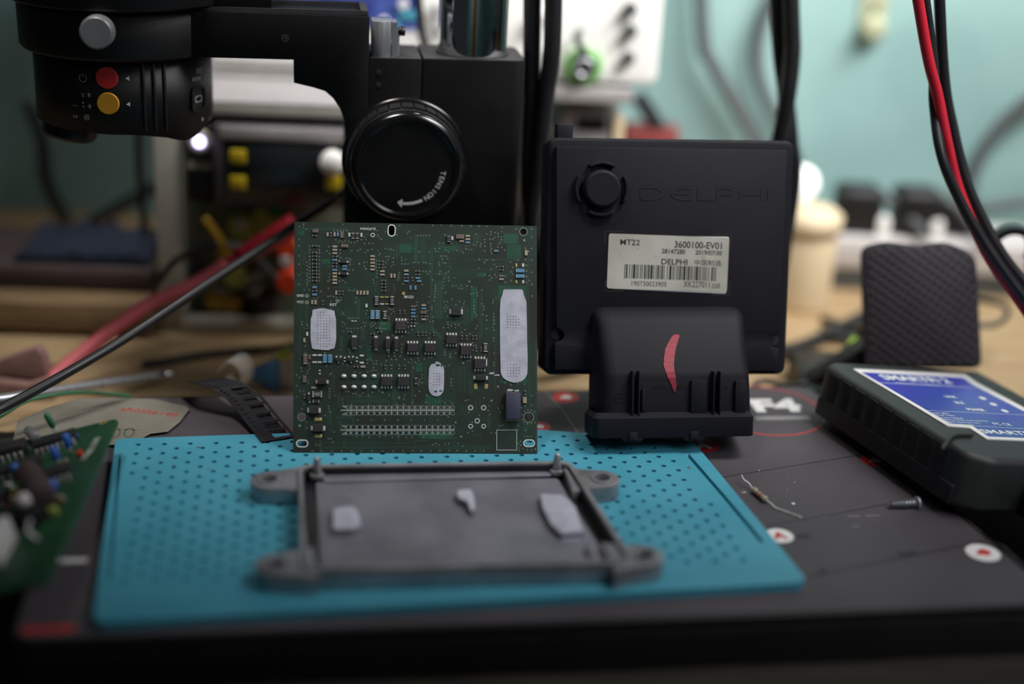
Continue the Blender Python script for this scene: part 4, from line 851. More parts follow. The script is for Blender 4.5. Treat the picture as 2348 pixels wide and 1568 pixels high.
# ================================================================ ENGINE CONTROL UNIT (black box leaning back on the cables)
EO = AZ(1541, 1003, 1.1)
_a, _l = R(9.0), R(16)
EF = Frame(EO, (math.cos(_a), math.sin(_a), 0), (-math.sin(_a)*math.sin(_l), math.cos(_a)*math.sin(_l), math.cos(_l)))
def ecu():
    t = thing('engine_control_unit', 'black plastic engine control unit box with white barcode sticker and red pen stroke', 'control unit', EF)
    HF = -2.5                                   # raised face plane behind the flange front
    A = lambda x, y, h=HF: EF.at(x, y, h)
    # tray: rim then raised face
    o = [A(1244, 858, HF-.5), A(1798, 858, HF-.5), A(1820, 323, HF-.5), A(1257, 315, HF-.5)]
    MB().prism(rpoly(o, .45, 6), HF-2.1, HF-.35).build('rear_shell', 'ecu', t, bevel=.14, seg=3)
    # raised front panel with two round bites
    def P_(x, y): return A(x, y)
    c1 = A(1279, 769); c2 = A(1779, 781)
    pts = [P_(1272, 848), P_(1272, 790)]
    for k in range(9): a = R(-90+k*22.5); pts.append((c1[0]+.28*math.cos(a)*1.0, c1[1]+.28*math.sin(a)))
    pts += [P_(1276, 750), P_(1276, 336), P_(1806, 344), P_(1789, 760)]
    for k in range(9): a = R(90+k*22.5); pts.append((c2[0]+.3*math.cos(a), c2[1]+.3*math.sin(a)))
    pts += [P_(1787, 800), P_(1785, 850)]
    MB().prism(pts, HF-.5, HF).build('front_panel', 'ecu', t, bevel=.045, seg=2)
    for c in (c1, c2): MB().disc(c[0], c[1], .24, HF-.4, HF-.32, 0, 20).build('screw_recess', 'ecu_d', t)
    # clip on the top edge
    c = A(1296, 300, HF-1.2)
    MB().box(c[0]-.42, c[0]+.32, c[1]-.6, c[1]+.33, HF-1.6, HF-1.0).build('top_clip', 'ecu', t, bevel=.1, seg=3)
    # connector hump: profile (y along the box, height) swept in x
    def Y_(py, h): return A(1540, py, h)[1]
    x0, x1 = A(1357, 860, HF)[0]+.16, A(1722, 880, -.6)[0]-.1
    prof = [(Y_(703, HF), HF-.3), (Y_(703, HF), HF), (Y_(716, HF+.5), HF+.55), (Y_(742, HF+1.0), HF+.9), (Y_(790, HF+1.5), HF+1.35), (Y_(852, -.5), -.5), (Y_(866, -.42), -.42), (Y_(955, -.42), -.42), (-.02, -.42), (-.02, HF-.6), (Y_(703, HF), HF-.6)]
    n = len(prof); ins = .42
    mb = MB()
    # rounded long sides: five stations across each side
    st = [(x0-.16, .0), (x0-.06, .35), (x0+.06, .7), (x0+.28, .95), (x0+.5, 1)]+[(x1-.5, 1), (x1-.28, .95), (x1-.06, .7), (x1+.06, .35), (x1+.16, 0)]
    vs = []
    for x, k in st:
        for (y, h) in prof:
            if h <= HF: vs.append((x, y if y < 2 else y+(k-1)*.25, h))
            else: vs.append((x, y-(1-k)*.18 if y > 1.9 else y, HF+(h-HF)*(.58+.42*math.sqrt(k)) if y > 1.0 else h-(1-k)*.35))
    fs = []
    for i in range(len(st)-1):
        for j in range(n): k = (j+1) % n; fs.append((i*n+j, i*n+k, (i+1)*n+k, (i+1)*n+j))
    mb.add(vs, fs, 0, True); mb.add(vs[:n], [tuple(range(n))]); mb.add(vs[-n:], [tuple(range(n))[::-1]])
    hump = mb.build('connector_housing', 'ecu', t)
    hump.data.set_sharp_from_angle(angle=R(50))
    # flange round the mouth
    fx0, fx1 = A(1361, 975, 0)[0], A(1731, 975, 0)[0]; y1 = A(1540, 958, 0)[1]
    def pr(ins, hf, ya, yb, m=0):
        mb.box(fx0+ins, fx1-ins, ya, yb, HF-.9, hf, m)
    mb = MB(); hw = rrect(fx0, fx1, HF+.35, 0, .3, 6)
    Xf = Matrix.Translation((0, 0, 0)) @ Matrix(((1, 0, 0, 0), (0, 0, 1, 0), (0, 1, 0, 0), (0, 0, 0, 1)))
    hw2 = rrect(fx0+.15, fx1-.15, HF+.5, -.35, .25, 6)
    nn = len(hw)
    mb.prism(hw, 0, y1, 0, Xf)
    vs = [(p[0], p[1], y1) for p in hw]+[(p[0], p[1], y1+.2) for p in hw2]
    mb.add(vs, [(i, (i+1) % nn, nn+(i+1) % nn, nn+i) for i in range(nn)], 0, False, Xf)
    mb.build('connector_flange', 'ecu', t, bevel=.03, seg=2)
    nb = MB()
    for px in (1452, 1592):
        c = A(px, 1003, 0)[0]; nb = MB()
        nb.prism([(c-.52, 0.02), (c+.52, .02), (c+.34, -.17), (c-.34, -.17)], -.6, -.02)
        nb.prism(rrect(c-.19, c+.19, -.1, .26, .05), -.1, .06)
        nb.build('latch_nub', 'ecu', t, bevel=.02)
    # ribs and blocks on the hump
    def rib(xa, xb, ya, yb, h, nm='rib'):
        a = A(xa, yb, h); b = A(xb, ya, h)
        MB().box(a[0], b[0], a[1], b[1], HF, h).build(nm, 'ecu', t, bevel=.03)
    rib(1448, 1455, 852, 958, -.12); rib(1463, 1469, 852, 958, -.12); rib(1634, 1640, 852, 958, -.12); rib(1649, 1655, 852, 958, -.12)
    rib(1471, 1481, 893, 955, -.3, 'block'); rib(1584, 1622, 872, 955, -.24, 'block'); rib(1685, 1712, 873, 955, -.24, 'block')
    # big round boss with four raised arcs
    c = A(1378, 433)
    MB().lathe([(.86, HF-.02), (.82, HF+.3), (.74, HF+.42), (.68, HF+.44)], 40, 0, Matrix.Translation((c[0], c[1], 0))).build('round_boss', 'ecu', t)
    for a0 in (0, 90, 180, 270):
        out = [(1.18*math.cos(R(a0+k*6)), 1.18*math.sin(R(a0+k*6))) for k in range(-5, 6)]; inn = [(1.04*math.cos(R(a0+k*6)), 1.04*math.sin(R(a0+k*6))) for k in range(5, -6, -1)]
        MB().prism([(c[0]+x, c[1]+y) for x, y in out+inn], HF-.02, HF+.26).build('arc_rib', 'ecu', t, bevel=.03)
    # moulded maker's name
    g = MB()
    x_, y_ = A(1470, 456)
    w_ = A(1770, 460)[0]-x_; hgt = .5
    # outlined wide letters built from strokes
    L = {'D': [[(0, 0), (0, 1)], [(0, 1), (.55, 1), (.85, .8), (.95, .5), (.85, .2), (.55, 0), (0, 0)]], 'E': [[(1, .95), (.5, 1), (.15, .8), (.03, .5), (.15, .2), (.5, 0), (1, .05)], [(.1, .52), (.9, .52)]], 'L': [[(0, 1), (0, 0), (1, 0)]],
         'P': [[(0, 0), (0, 1), (.75, 1), (.95, .85), (.95, .6), (.75, .45), (.05, .45)]], 'H': [[(0, 0), (0, 1)], [(1, 0), (1, 1)], [(0, .5), (1, .5)]], 'I': [[(0, 0), (0, 1)]]}
    xs = [0, .22, .43, .58, .755, .975]; ws = [.175, .165, .125, .125, .165, .02]
    for ch, fx, fw in zip('DELPHI', xs, ws):
        for st_ in L[ch]:
            P = [(x_+(fx+px*fw)*w_, y_+py*hgt) for px, py in st_]
            for dz, ww, mm in ((.012, .13, 0), (.016, .08, 1)): g.ribbon(P, ww, mm, HF+dz)
    g.build('moulded_name', ['ecu', 'emb'], t, fixn=False)
    g = MB(); c = A(1496, 893, -.42); g.text('>PPA-GF30<', .17, 0, Matrix.Translation((c[0], c[1], -.41)), w=1.45)
    c = A(1660, 893, -.42); g.text('PE', .14, 0, Matrix.Translation((c[0], c[1], -.41)))
    c = A(1420, 912, -.42); g.annulus(c[0], c[1], .22, .19, -.42, -.405, 0, 24).box(c[0]-.2, c[0]+.2, c[1]-.01, c[1]+.01, -.42, -.405)
    g.build('moulded_code', 'emb', t, fixn=False)
    # label pocket corners
    g = MB()
    q4 = [A(1388, 530), A(1677, 538), A(1673, 676), A(1388, 667)]
    for i, (sx, sy) in enumerate(((1, -1), (-1, -1), (-1, 1), (1, 1))):
        c = q4[i]; g.ribbon([(c[0]+sx*.8, c[1]), c, (c[0], c[1]+sy*.5)], .05, 0, HF+.003)
    g.build('pocket_outline', 'ecu_d', t, fixn=False)
    # sticker (two layers)
    MB().prism(rpoly([A(1402, 662), A(1665, 673), A(1672, 543), A(1408, 540)], .1, 3), HF+.002, HF+.014).build('old_sticker', 'label2', t)
    st = MB().prism(rpoly([A(1391, 661), A(1666, 670), A(1672, 545), A(1396, 535)], .12, 3), HF+.016, HF+.03).build('sticker', 'label', t)
    zt = HF+.034
    o_ = A(1396, 535); ex = Vector(A(1672, 545))-Vector(o_); ey = Vector(o_)-Vector(A(1391, 661)); ex.normalize(); ey = Vector((-ex.y, ex.x))
    XL = Matrix(((ex.x, ey.x, 0, 0), (ex.y, ey.y, 0, 0), (0, 0, 1, zt), (0, 0, 0, 1)))
    inv = XL.inverted()
    def lp(px, py): p = A(px, py, HF+.03); v = inv @ Vector((p[0], p[1], 0)); return v.x, v.y
    g = MB()
    def tx(s_, xa, xb, yb, yt, bold=.0, sh=0):
        a = lp(xa, yb); b = lp(xb, yb); tt = lp(xa, yt)
        g.text(s_, abs(tt[1]-a[1]), 0, XL @ Matrix.Translation((a[0], a[1], 0)), w=b[0]-a[0], bold=bold, ext=0)
    tx('MT22', 1422, 1467, 561, 548, .012)
    tx('3600100-EV01', 1546, 1655, 568, 552, .018); tx('28147280', 1517, 1571, 581, 570, .02); tx('2019/07/30', 1594, 1655, 584, 573, .02)
    tx('DELPHI', 1516, 1576, 606, 593, .018); tx('中国制造', 1592, 1654, 608, 595, .0)
    tx('190730023905', 1448, 1528, 655, 644); tx('XK227011.cut', 1567, 1651, 658, 644)
    rb = random.Random(7)
    xa, ya = lp(1431, 637)[0], lp(1540, 641)[1]; xb = lp(1641, 641)[0]; yb = lp(1540, 609)[1]
    pat = [1,1,2,2,1,2,1,1,3,1,1,1,1,2,1,1,1,2,2,1,1,1,2,1,3,1,1,2,1,1,2,1,1,1,2,1,1,3,1,2,3,1,1,1,1,2,1,1,1,1,2,1,1,1,3,1,1,1,2,1,1,1,1,2,1,1,3,1,1,1,1,2,1,1,1,1,1,2,1,3,2,1,1,1,1]
    tot = sum(pat); x = xa
    for i, p in enumerate(pat):
        dx = p/tot*(xb-xa)
        if i % 2 == 0: g.box(x, x+dx*.92, ya, yb, -.002, .001, 0, XL)
        x += dx
    g.build('sticker_print', 'ink', st, fixn=False)
    g = MB()
    for px, py, r in ((1612, 591, .15), (1452, 563, .07), (1462, 570, .06), (1450, 551, .1), (1502, 588, .05), (1528, 590, .05), (1421, 583, .04)):
        a = lp(px, py); g.prism([(a[0]+r*rb.uniform(.7, 1.1)*math.cos(k*.7), a[1]+r*rb.uniform(.7, 1.1)*math.sin(k*.7)) for k in range(9)], -.003, -.001, 0, XL)
    g.build('sticker_stains', 'stain', st, fixn=False)
    # red marker stroke following the hump
    strk = [(1551, 767, 9), (1544, 782, 12), (1537, 800, 14), (1534, 820, 14), (1533, 838, 14), (1536, 851, 12), (1540, 865, 11), (1545, 882, 7), (1547, 898, 2)]
    vs = []
    hh = lambda y: (HF+1.3+(y-783)*(2.02-1.3)/(852-783)*1.0) if y < 852 else -.415
    prof_px = [(703, HF), (716, HF+.55), (742, HF+.9), (790, HF+1.35), (852, -.5), (866, -.42), (960, -.42)]
    # intersect each pixel with the hump by bisection on height
    PR = [(p[0], p[1]) for p in prof[1:8]]
    def onhump(px, py):
        best = None
        for (ya_, ha), (yb_, hb) in zip(PR[:-1], PR[1:]):
            for k in range(101):
                y = ya_+(yb_-ya_)*k/100; h = ha+(hb-ha)*k/100
                c = A(px, py, h); e = abs(c[1]-y)
                if best is None or e < best[0]: best = (e, c[0], c[1], h)
        return best[1:]
    fine = []
    for (xa_, y_a, wa_), (xb_, y_b, wb_) in zip(strk[:-1], strk[1:]):
        for k in range(5): u = k/5; fine.append((xa_+(xb_-xa_)*u, y_a+(y_b-y_a)*u, wa_+(wb_-wa_)*u))
    fine.append(strk[-1]); fine[0] = (fine[0][0], fine[0][1], 5); strk = fine
    for x, y, w_ in strk:
        l = onhump(x-w_*.85, y); r = onhump(x+w_*.85, y); vs += [(l[0], l[1]+.006, l[2]+.03), (r[0], r[1]+.006, r[2]+.03)]
    MB().add(vs, [(2*i, 2*i+2, 2*i+3, 2*i+1) for i in range(len(strk)-1)]).build('marker_stroke', 'marker', t, fixn=True)
ecu()

# ================================================================ ALUMINIUM HOUSING LID
def lid():
    F = frame_yaw((-6.78, 42.11, .35), 8.2); H = .85
    t = thing('housing_lid', 'cast aluminium housing lid with four bolt ears and white paste, lying on the blue mat', 'metal lid', F)
    A = lambda x, y, h: F.at(x, y, h)
    q4 = [A(690, 1305, H), A(1458, 1288, H), A(1308, 1055, H), A(682, 1064, H)]
    out = rpoly(q4, .55, 6)
    def inset(P, d):
        n = len(P); r = []
        for i in range(n):
            a = Vector(P[i-1]); b = Vector(P[i]); c = Vector(P[(i+1) % n])
            n1 = Vector((-(b-a).y, (b-a).x)).normalized(); n2 = Vector((-(c-b).y, (c-b).x)).normalized()
            m_ = (n1+n2); m_ = m_/max(.3, m_.length_squared)*2 if m_.length > .1 else n1
            r.append((b.x+m_.x*d, b.y+m_.y*d))
        return r
    base_q = q4
    rim_in = rpoly(inset(q4, .2), .4, 6); g_in = rpoly(inset(q4, .68), .2, 6)
    MB().ring(out, rim_in, 0, H).build('outer_rim', 'alu', t, bevel=.05)
    MB().ring(rim_in, g_in, .12, .3).ring(rim_in, rpoly(inset(q4, .27), .4, 6), .3, H-.1).build('sealant_groove', 'seal', t)
    MB().prism(g_in, .0, .42).build('inner_floor', 'alu_f', t, bevel=.05)
    # back ledge: bright line
    a, b = A(742, 1107, .45), A(1262, 1092, .45); a2, b2 = A(742, 1088, .5), A(1270, 1078, .5)
    MB().prism([a, b, b2, a2], .42, .5).build('floor_step', 'alu_f', t, bevel=.03)
    for px, py, m_ in ((727, 1095, 1), (1276, 1085, 1)):
        c = A(px, py, .42)
        MB().prism(rrect(c[0]-.28, c[0]+.28, c[1]-.25, c[1]+.25, .15), .4, .62).lathe([(.2, .6), (.17, .95), (.13, 1.15), (.1, 1.28), (.03, 1.32)], 16, 0, Matrix.Translation((c[0], c[1], 0))).build('locating_peg', 'alu', t, bevel=.02)
    # ears with bolt holes
    for (px, py), ex, ey in (((617, 1095), 1.0, .05), ((1380, 1092), -1.0, -.02), ((632, 1288), 1.0, .08), ((1478, 1268), -1.0, -.05)):
        c = A(px, py, .8); c = Vector(c)
        d = Vector((ex, ey)).normalized(); p = Vector((-d.y, d.x)); r = .72
        out_e = [tuple(c+p*r*math.sin(a_)*-1-d*r*math.cos(a_)*-1*-1) for a_ in [R(-90+k*15) for k in range(13)]]
        out_e = [tuple(c-d*r*math.cos(R(-90+k*15))+p*r*math.sin(R(-90+k*15))) for k in range(13)]
        inn = 1.35
        poly = [tuple(c+d*inn-p*(r+.35)), tuple(c+d*.55-p*(r+.08))]+out_e+[tuple(c+d*.55+p*(r+.08)), tuple(c+d*inn+p*(r+.35))]
        h = [(c.x+.3*math.cos(R(k*22.5)), c.y+.3*math.sin(R(k*22.5))) for k in range(16)]
        MB().holed(poly, [h], 0, .72, 0, 0).annulus(c.x, c.y, .48, .31, .72, .78, 0, 24).build('bolt_ear', 'alu', t, bevel=.04)
    # raised pads with paste
    def pad(pts, zb, mirror=True):
        P = rpoly([A(x, y, .7) for x, y in pts], .12, 3)
        MB().prism(P, .4, .66).build('raised_pad', 'alu_f', t, bevel=.04)
        n_ = len(P); MB().prism([(x+random.uniform(-.01, .01), y+random.uniform(-.01, .01)) for x, y in P], .66, .71, taper=.93).build('paste_layer', 'paste', t, bevel=.02)
    pad([(762, 1165), (785, 1160), (815, 1160), (822, 1175), (828, 1205), (805, 1212), (762, 1212)], 0)
    pad([(1046, 1122), (1080, 1120), (1088, 1140), (1090, 1165), (1080, 1172), (1072, 1150), (1050, 1142)], 0)
    pad([(1238, 1130), (1290, 1132), (1320, 1160), (1338, 1218), (1285, 1222), (1262, 1200), (1242, 1160)], 0)
    for px, py, w_, h_ in ((795, 1222, .75, .12), (1308, 1236, .7, .1)):
        c = A(px, py, .42); MB().prism(rrect(c[0]-w_/2, c[0]+w_/2, c[1]-h_, c[1]+h_, .08), .42, .45).build('paste_print', 'paste', t)
    # cast part numbers at the front
    g = MB(); rb = random.Random(3)
    for s_, px, py, h_, w_ in (('XPMNT', 800, 1276, .26, .95), ('ALSi12', 880, 1268, .32, 1.0), ('28098', 945, 1256, .22, .8)):
        c = A(px, py, .42); g.text(s_, h_, 0, Matrix.Translation((c[0], c[1], .44)), w=w_, bold=.05)
    c = A(1003, 1275, .42); g.annulus(c[0], c[1], .17, .1, .42, .45, 0, 20)
    g.build('cast_marking', 'silver', t, fixn=False)
    for px in (1350,):
        c = A(px, 1270, .42); MB().prism(rrect(c[0]-.1, c[0]+.12, c[1]-.3, c[1]+.35, .08), .42, .62).build('cast_rib', 'alu', t, bevel=.04)
lid()

# ================================================================ BLUE-LABELLED INTERFACE BOX, tipped over the base's right edge
def device():
    P0 = AZ(1955, 845, 2.7); P1 = AZ(2213, 860, 1.6); P2 = AZ(2170, 976, 2.7)
    F = Frame(P0, P1-P0, P0-P2)
    t = thing('interface_box', 'black rubber-edged interface box with a blue label, tipped over the edge of the base', 'diagnostic interface', F)
    A = F.at
    TH = 2.4
    nl, nr = A(2240, 1050), A(2700, 1085)
    fl = A(1880, 828); far = A(2200, 835)
    W = 8.3
    x0 = -1.05; yf = 1.0; yn = A(2290, 1052)[1]
    poly = [(x0, yn+.7), (x0+.9, yn), (W, yn), (W, yf), (x0+.6, yf), (x0, yf-.5)]
    MB().prism(rpoly(poly, .35, 4), -TH, -.05).build('case', 'devb', t, bevel=.28, seg=4)
    # grip grooves along the left side
    side = MB()
    L_ = yf-yn
    st_ = (L_-2.2)/9
    for k in range(9):
        y = yf-.75-(k+.5)*st_
        MB().prism([(x0-.05, y-st_/2+.07), (x0+.42, y-st_/2+.07), (x0+.42, y+st_/2-.07), (x0-.05, y+st_/2-.07)], -TH+.12, -.25).build('grip_pad', 'devr', t, bevel=.1, seg=2)
    side = MB().box(x0-.1, x0+.3, yn+.7, yf-.6, -TH+.05, -TH+.9).build('grip_band', 'devr', t, bevel=.1)
    # label
    lab = [A(*p) for p in ((1955, 845), (2213, 859), (2240, 877), (2400, 962), (2400, 1012), (2262, 1006), (2222, 980), (2172, 976))]
    MB().prism(rpoly(lab, .12, 3), -.055, .004).build('label_border', 'whitep', t)
    inn = [A(*p) for p in ((1974, 853), (2209, 866), (2232, 883), (2392, 966), (2392, 1006), (2266, 1001), (2228, 975), (2178, 971))]
    lb = MB().prism(rpoly(inn, .1, 3), .004, .009).build('blue_label', 'dlab', t)
    g = MB()
    def tx(s_, xa, ya, xb, yb, h, bold=.02, m=0, sh=0):
        a = Vector(A(xa, ya, .01)); b = Vector(A(xb, yb, .01)); d = b-a; an = math.atan2(d.y, d.x)
        g.text(s_, h, m, Matrix.Translation((a.x, a.y, .012)) @ Matrix.Rotation(an, 4, 'Z'), w=d.length, bold=bold, ext=0, shear=sh)
    def ln(xa, ya, xb, yb, w_=.035): g.ribbon([A(xa, ya, .01), A(xb, yb, .01)], w_, 0, .011)
    tx('SMARTFi 2', 2030, 870, 2186, 879, .62, .03); tx('Advanced Configuration Tool', 2056, 879, 2188, 885, .16, .0)
    ln(2017, 877, 2232, 889); tx('LINK', 2170, 911, 2197, 913, .25); tx('BLE', 2194, 925, 2214, 926, .25); tx('POWER', 2222, 941, 2263, 943, .27, .03)
    ln(2126, 941, 2388, 953, .025); ln(2126, 941, 2184, 972, .025); ln(2180, 973, 2388, 985, .025)
    for i, s_ in enumerate(('Model: SM12', 'Voltage: 9/24V', 'Current: <100mA', 'Operating System: Android & IOS', 'Website: autoshopvn.com', 'Made in Vietnam')):
        L2 = (45, 52, 62, 112, 86, 62)[i]; tx(s_, 2134+i*7.6, 948+i*5.0, 2134+i*7.6+L2, 948+i*5.0+L2*.045, .17, .004)
    tx('FC CE', 2282, 974, 2322, 976, .26, .01); tx('SMARTFi', 2256, 993, 2375, 999, .42, .02)
    for px, py in ((2253, 913), (2278, 927), (2304, 942)):
        c = A(px, py, .01); g.disc(c[0], c[1], .17, .008, .014, 0, 20)
    g.build('label_print', 'silk', lb, fixn=False)
    # curl of metal on the near corner
    MB().tube([(*A(2160, 1030), .0), (*A(2185, 1003), .06), (*A(2228, 1000), .06)], .09, 8).build('moulded_ridge', 'devb', t)
    # plug on the near end
    c = A(2330, 1060, -.9)
    p = MB().box(c[0]-1.0, c[0]+4, yn-2.6, yn+.1, -2.4, -.55).build('end_plug', 'blkm', t, bevel=.08)
    MB().box(c[0]-1.0, c[0]+.2, yn-.9, yn-.2, -.6, -.35).build('latch', 'blkm', t, bevel=.05)
    c = A(2283, 1060, -.9); MB().box(c[0]-.15, c[0]+.2, yn-1.0, yn-.75, -1.05, -.75).build('metal_tab', 'silver', t)
device()

# ================================================================ TEXTURED STAND PLATE behind the interface box
def plate():
    bl = AY(1985, 845, 64.5); br = AY(2255, 845, 64.5); tl = AY(1978, 560, 66.5)
    F = Frame(bl, br-bl, tl-bl)
    t = thing('phone_holder', 'dark grey phone holder with a diamond-textured plate standing behind the interface box', 'phone holder', F)
    A = F.at
    pts = [A(1985, 845), A(2254, 845), A(2240, 580), A(2170, 553), A(2125, 558), A(2100, 562), A(2075, 558), A(2030, 552), A(1976, 565)]
    rr = [.3, .5, 1.0, .8, .3, .3, .3, .4, .9]
    MB().prism(rpoly(pts, rr, 5), -.55, -.05).build('back_shell', 'plate', t, bevel=.12, seg=3)
    inner = [A(1996, 838), A(2246, 838), A(2232, 590), A(2165, 562), A(2100, 570), A(2035, 561), A(1990, 575)]
    MB().prism(rpoly(inner, .5, 5), -.06, 0).build('textured_face', 'plate', t, bevel=.02)
    m_ = M['plate'].copy(); m_.name = 'diamond_texture_rubber'; nt = m_.node_tree; b = nt.nodes['Principled BSDF']
    tc = nt.nodes.new('ShaderNodeTexCoord'); mp = nt.nodes.new('ShaderNodeMapping'); mp.inputs['Rotation'].default_value = (0, 0, R(35))
    wv = nt.nodes.new('ShaderNodeTexWave'); wv.inputs['Scale'].default_value = 85
    wv2 = nt.nodes.new('ShaderNodeTexWave'); wv2.inputs['Scale'].default_value = 85; wv2.bands_direction = 'Y'
    mu = nt.nodes.new('ShaderNodeMath'); mu.operation = 'MULTIPLY'; bp = nt.nodes.new('ShaderNodeBump'); bp.inputs['Strength'].default_value = 1; bp.inputs['Distance'].default_value = .0008
    L = nt.links; L.new(tc.outputs['Object'], mp.inputs[0]); L.new(mp.outputs[0], wv.inputs[0]); L.new(mp.outputs[0], wv2.inputs[0])
    L.new(wv.outputs[1], mu.inputs[0]); L.new(wv2.outputs[1], mu.inputs[1]); L.new(mu.outputs[0], bp.inputs['Height']); L.new(bp.outputs[0], b.inputs['Normal'])
    t.children[-1].data.materials[0] = m_
    for ch in t.children:
        if ch.name.startswith('textured_face'): ch.data.materials[0] = m_
    # hinge arm and foot to the left, down to the bench
    W = lambda x, y, z: tuple(F.mat().inverted() @ (Vector((x, y, z))*S)/S)
    a = AY(1960, 760, 67); b = AY(1900, 800, 66)
    Xi = (Matrix.Scale(1/S, 4) @ F.mat().inverted() @ Matrix.Scale(S, 4))
    MB().prism([(0, 0), (1.4, .2), (2.6, 2.6), (1.5, 2.9), (-1.0, .8)], 0, 1.0, 0, Xi @ Matrix.Translation((b.x, 66.6, -2)) @ Matrix.Rotation(R(90), 4, 'X') @ Matrix.Scale(1.35, 4)).build('hinge_arm', 'blk', t, bevel=.1)
    MB().box(b.x-1.1, b.x+3, 64.6, 70, -1.97, -.6, 0, Xi).box(22-4, 22-1, 64.6, 70, -1.97, -1.2, 0, Xi).box(b.x-.5, 20, 66.5, 68, -1.97, -1.2, 0, Xi).build('foot', 'blk', t, bevel=.1)
plate()

# ================================================================ CABLES NEAR THE STAND
def cable(name, label, pts, r, m, cat='cable', group=None, n=12, seg=8):
    """pts: (photo x, photo y, distance Y) or a ready (x, y, z) Vector"""
    P = [p if isinstance(p, Vector) else AY(*p) for p in pts]
    P = [Vector((p.x, p.y, max(p.z, -1.96+r))) if p.y > 62 or p.y < 40 else p for p in P]
    base = min(P, key=lambda v: v.z)
    t = Matrix.Translation(-base)
    o = MB().tube(P, r, n, 0, t, seg).build(name, m)
    o.location = base*S
    return tag(o, label, cat, group)
V = Vector
cable('power_cable', 'thick black cable hanging right beside the stand column, the left of the pair', [(1222, -420, 66), (1220, 60, 66), (1218, 250, 66), (1212, 420, 66), (1222, 560, 66), V((1.2, 67, 2)), V((2.0, 70, -1.6)), V((6, 78, -1.6))], .42, 'rubber', group=None)
cable('power_cable', 'thick black cable hanging beside the column, nearer the control unit', [(1268, -420, 65.5), (1268, 60, 65.5), (1252, 220, 65.6), (1232, 400, 65.7), (1222, 540, 65.8), V((2.6, 66.5, 2)), V((3.4, 68.5, -1.6)), V((9, 76, -1.6))], .42, 'rubber')
cable('power_cable', 'black cable behind the control unit, left strand of the twisted pair', [(1764, -420, 70), (1786, 60, 70), (1800, 200, 70), (1812, 320, 70), (1817, 430, 70), V((13.6, 70, 1)), V((15, 72, -1.6)), V((22, 80, -1.6))], .42, 'rubber')
cable('power_cable', 'black cable behind the control unit, right strand of the twisted pair', [(1800, -420, 69.5), (1814, 30, 69.4), (1816, 130, 69.3), (1803, 240, 69.2), (1785, 340, 69.3), (1770, 480, 69.6), V((11.5, 70.6, 0)), V((10, 74, -1.6)), V((3, 84, -1.6))], .42, 'rubber')
cable('probe_lead', 'red lead hanging in front of the teal wall on the right', [(2040, -420, 62), (2118, 80, 62), (2150, 220, 62), (2172, 330, 61.8), (2200, 440, 61.6), (2262, 580, 61.2), (2330, 680, 60.8), (2400, 770, 60), (2520, 860, 59)], .24, 'rubr', 'lead')
cable('probe_lead', 'black lead crossing in front of the hanging red lead', [(2060, -420, 62.5), (2134, 100, 62.5), (2142, 240, 62.3), (2160, 360, 61.3), (2206, 470, 61), (2275, 585, 60.6), (2352, 690, 60.2), (2430, 790, 59.5), (2520, 900, 58)], .23, 'rubber', 'lead')
cable('probe_lead', 'black lead hanging to the right of the red lead', [(2140, -420, 63.5), (2160, 120, 63.5), (2186, 300, 63.3), (2225, 440, 62.8), (2290, 570, 62.2), (2352, 650, 61.8), (2440, 740, 61)], .25, 'rubber', 'lead')
def strap():
    c = AY(2318, 572, 66); n = 40
    o = MB(); out = []; inn = []
    for k in range(n+1):
        a = R(-30+k*300/n)
        out.append((1.2*math.cos(a), 1.2*math.sin(a))); inn.append((.82*math.cos(a), .82*math.sin(a)))
    X = Matrix.Rotation(R(90), 4, 'X')
    o.prism(out+inn[::-1], -.35, .35, 0, X)
    o.tube([(.85, 0, -.6), (1.5, -.5, -2.2), (2.0, 0, -4)], .12, 8)
    q = o.build('strap_loop', 'blk', None, bevel=.05); q.location = c*S
    tag(q, 'curled black strap loop at the right edge of the picture', 'strap')
strap()
cable('signal_cable', 'black round cable running up diagonally behind the circuit board', [(-500, 1120, 49), (-60, 965, 52), (0, 938, 53), (130, 868, 55), (300, 768, 58), (500, 635, 61), (672, 520, 64), (788, 440, 66), V((-6, 67, 10.5)), V((-2, 70, 12)), V((2, 74, 9))], .21, 'rubber')
cable('signal_cable', 'slim grey cable under the red lead on the left', [(60, 860, 64), (160, 835, 66), (250, 800, 67), (400, 700, 68), (480, 655, 68.5)], .12, 'wgrey')
def sheath():
    P1 = [AY(x, y, Y) for x, y, Y in ((105, 880, 62), (200, 800, 64), (330, 705, 66), (450, 650, 67.5), (520, 605, 68.3))]
    P2 = [AY(x, y, Y) for x, y, Y in ((545, 590, 68.6), (600, 560, 69.2), (680, 515, 69.8))]
    b = P1[0]; t = thing('test_lead', 'fat red test lead with a banana plug rising towards the open instrument', 'test lead', b)
    X = Matrix.Translation(-b)
    MB().tube(P1, .36, 12, 0, X).build('lead', 'rubp', t)
    MB().tube([P1[-1], P2[0]], .3, 12, 0, X, smooth=False).build('lead_neck', 'rubr', t)
    MB().tube(P2, .42, 12, 0, X, r1=.62).build('banana_plug', 'rubr', t)
sheath()
cable('signal_cable', 'black cable arching over the bench behind the tape loop', [(330, 882, 66), (380, 875, 66.5), (450, 845, 67.5), (560, 812, 68.5), (680, 790, 69), V((-8, 72, -1.4)), V((-4, 74, -1.6))], .2, 'rubber')
cable('signal_cable', 'thin black cable hanging vertically left of the open instrument', [(315, 260, 76), (322, 420, 76), (336, 560, 76), (345, 680, 75), (328, 790, 72), (308, 850, 70)], .22, 'rubber')
cable('signal_cable', 'black cable loop on the dark wall, dropping to the far left', [(60, 230, 86), (95, 320, 86), (108, 420, 86), (155, 510, 86), (215, 560, 85)], .42, 'rubber')
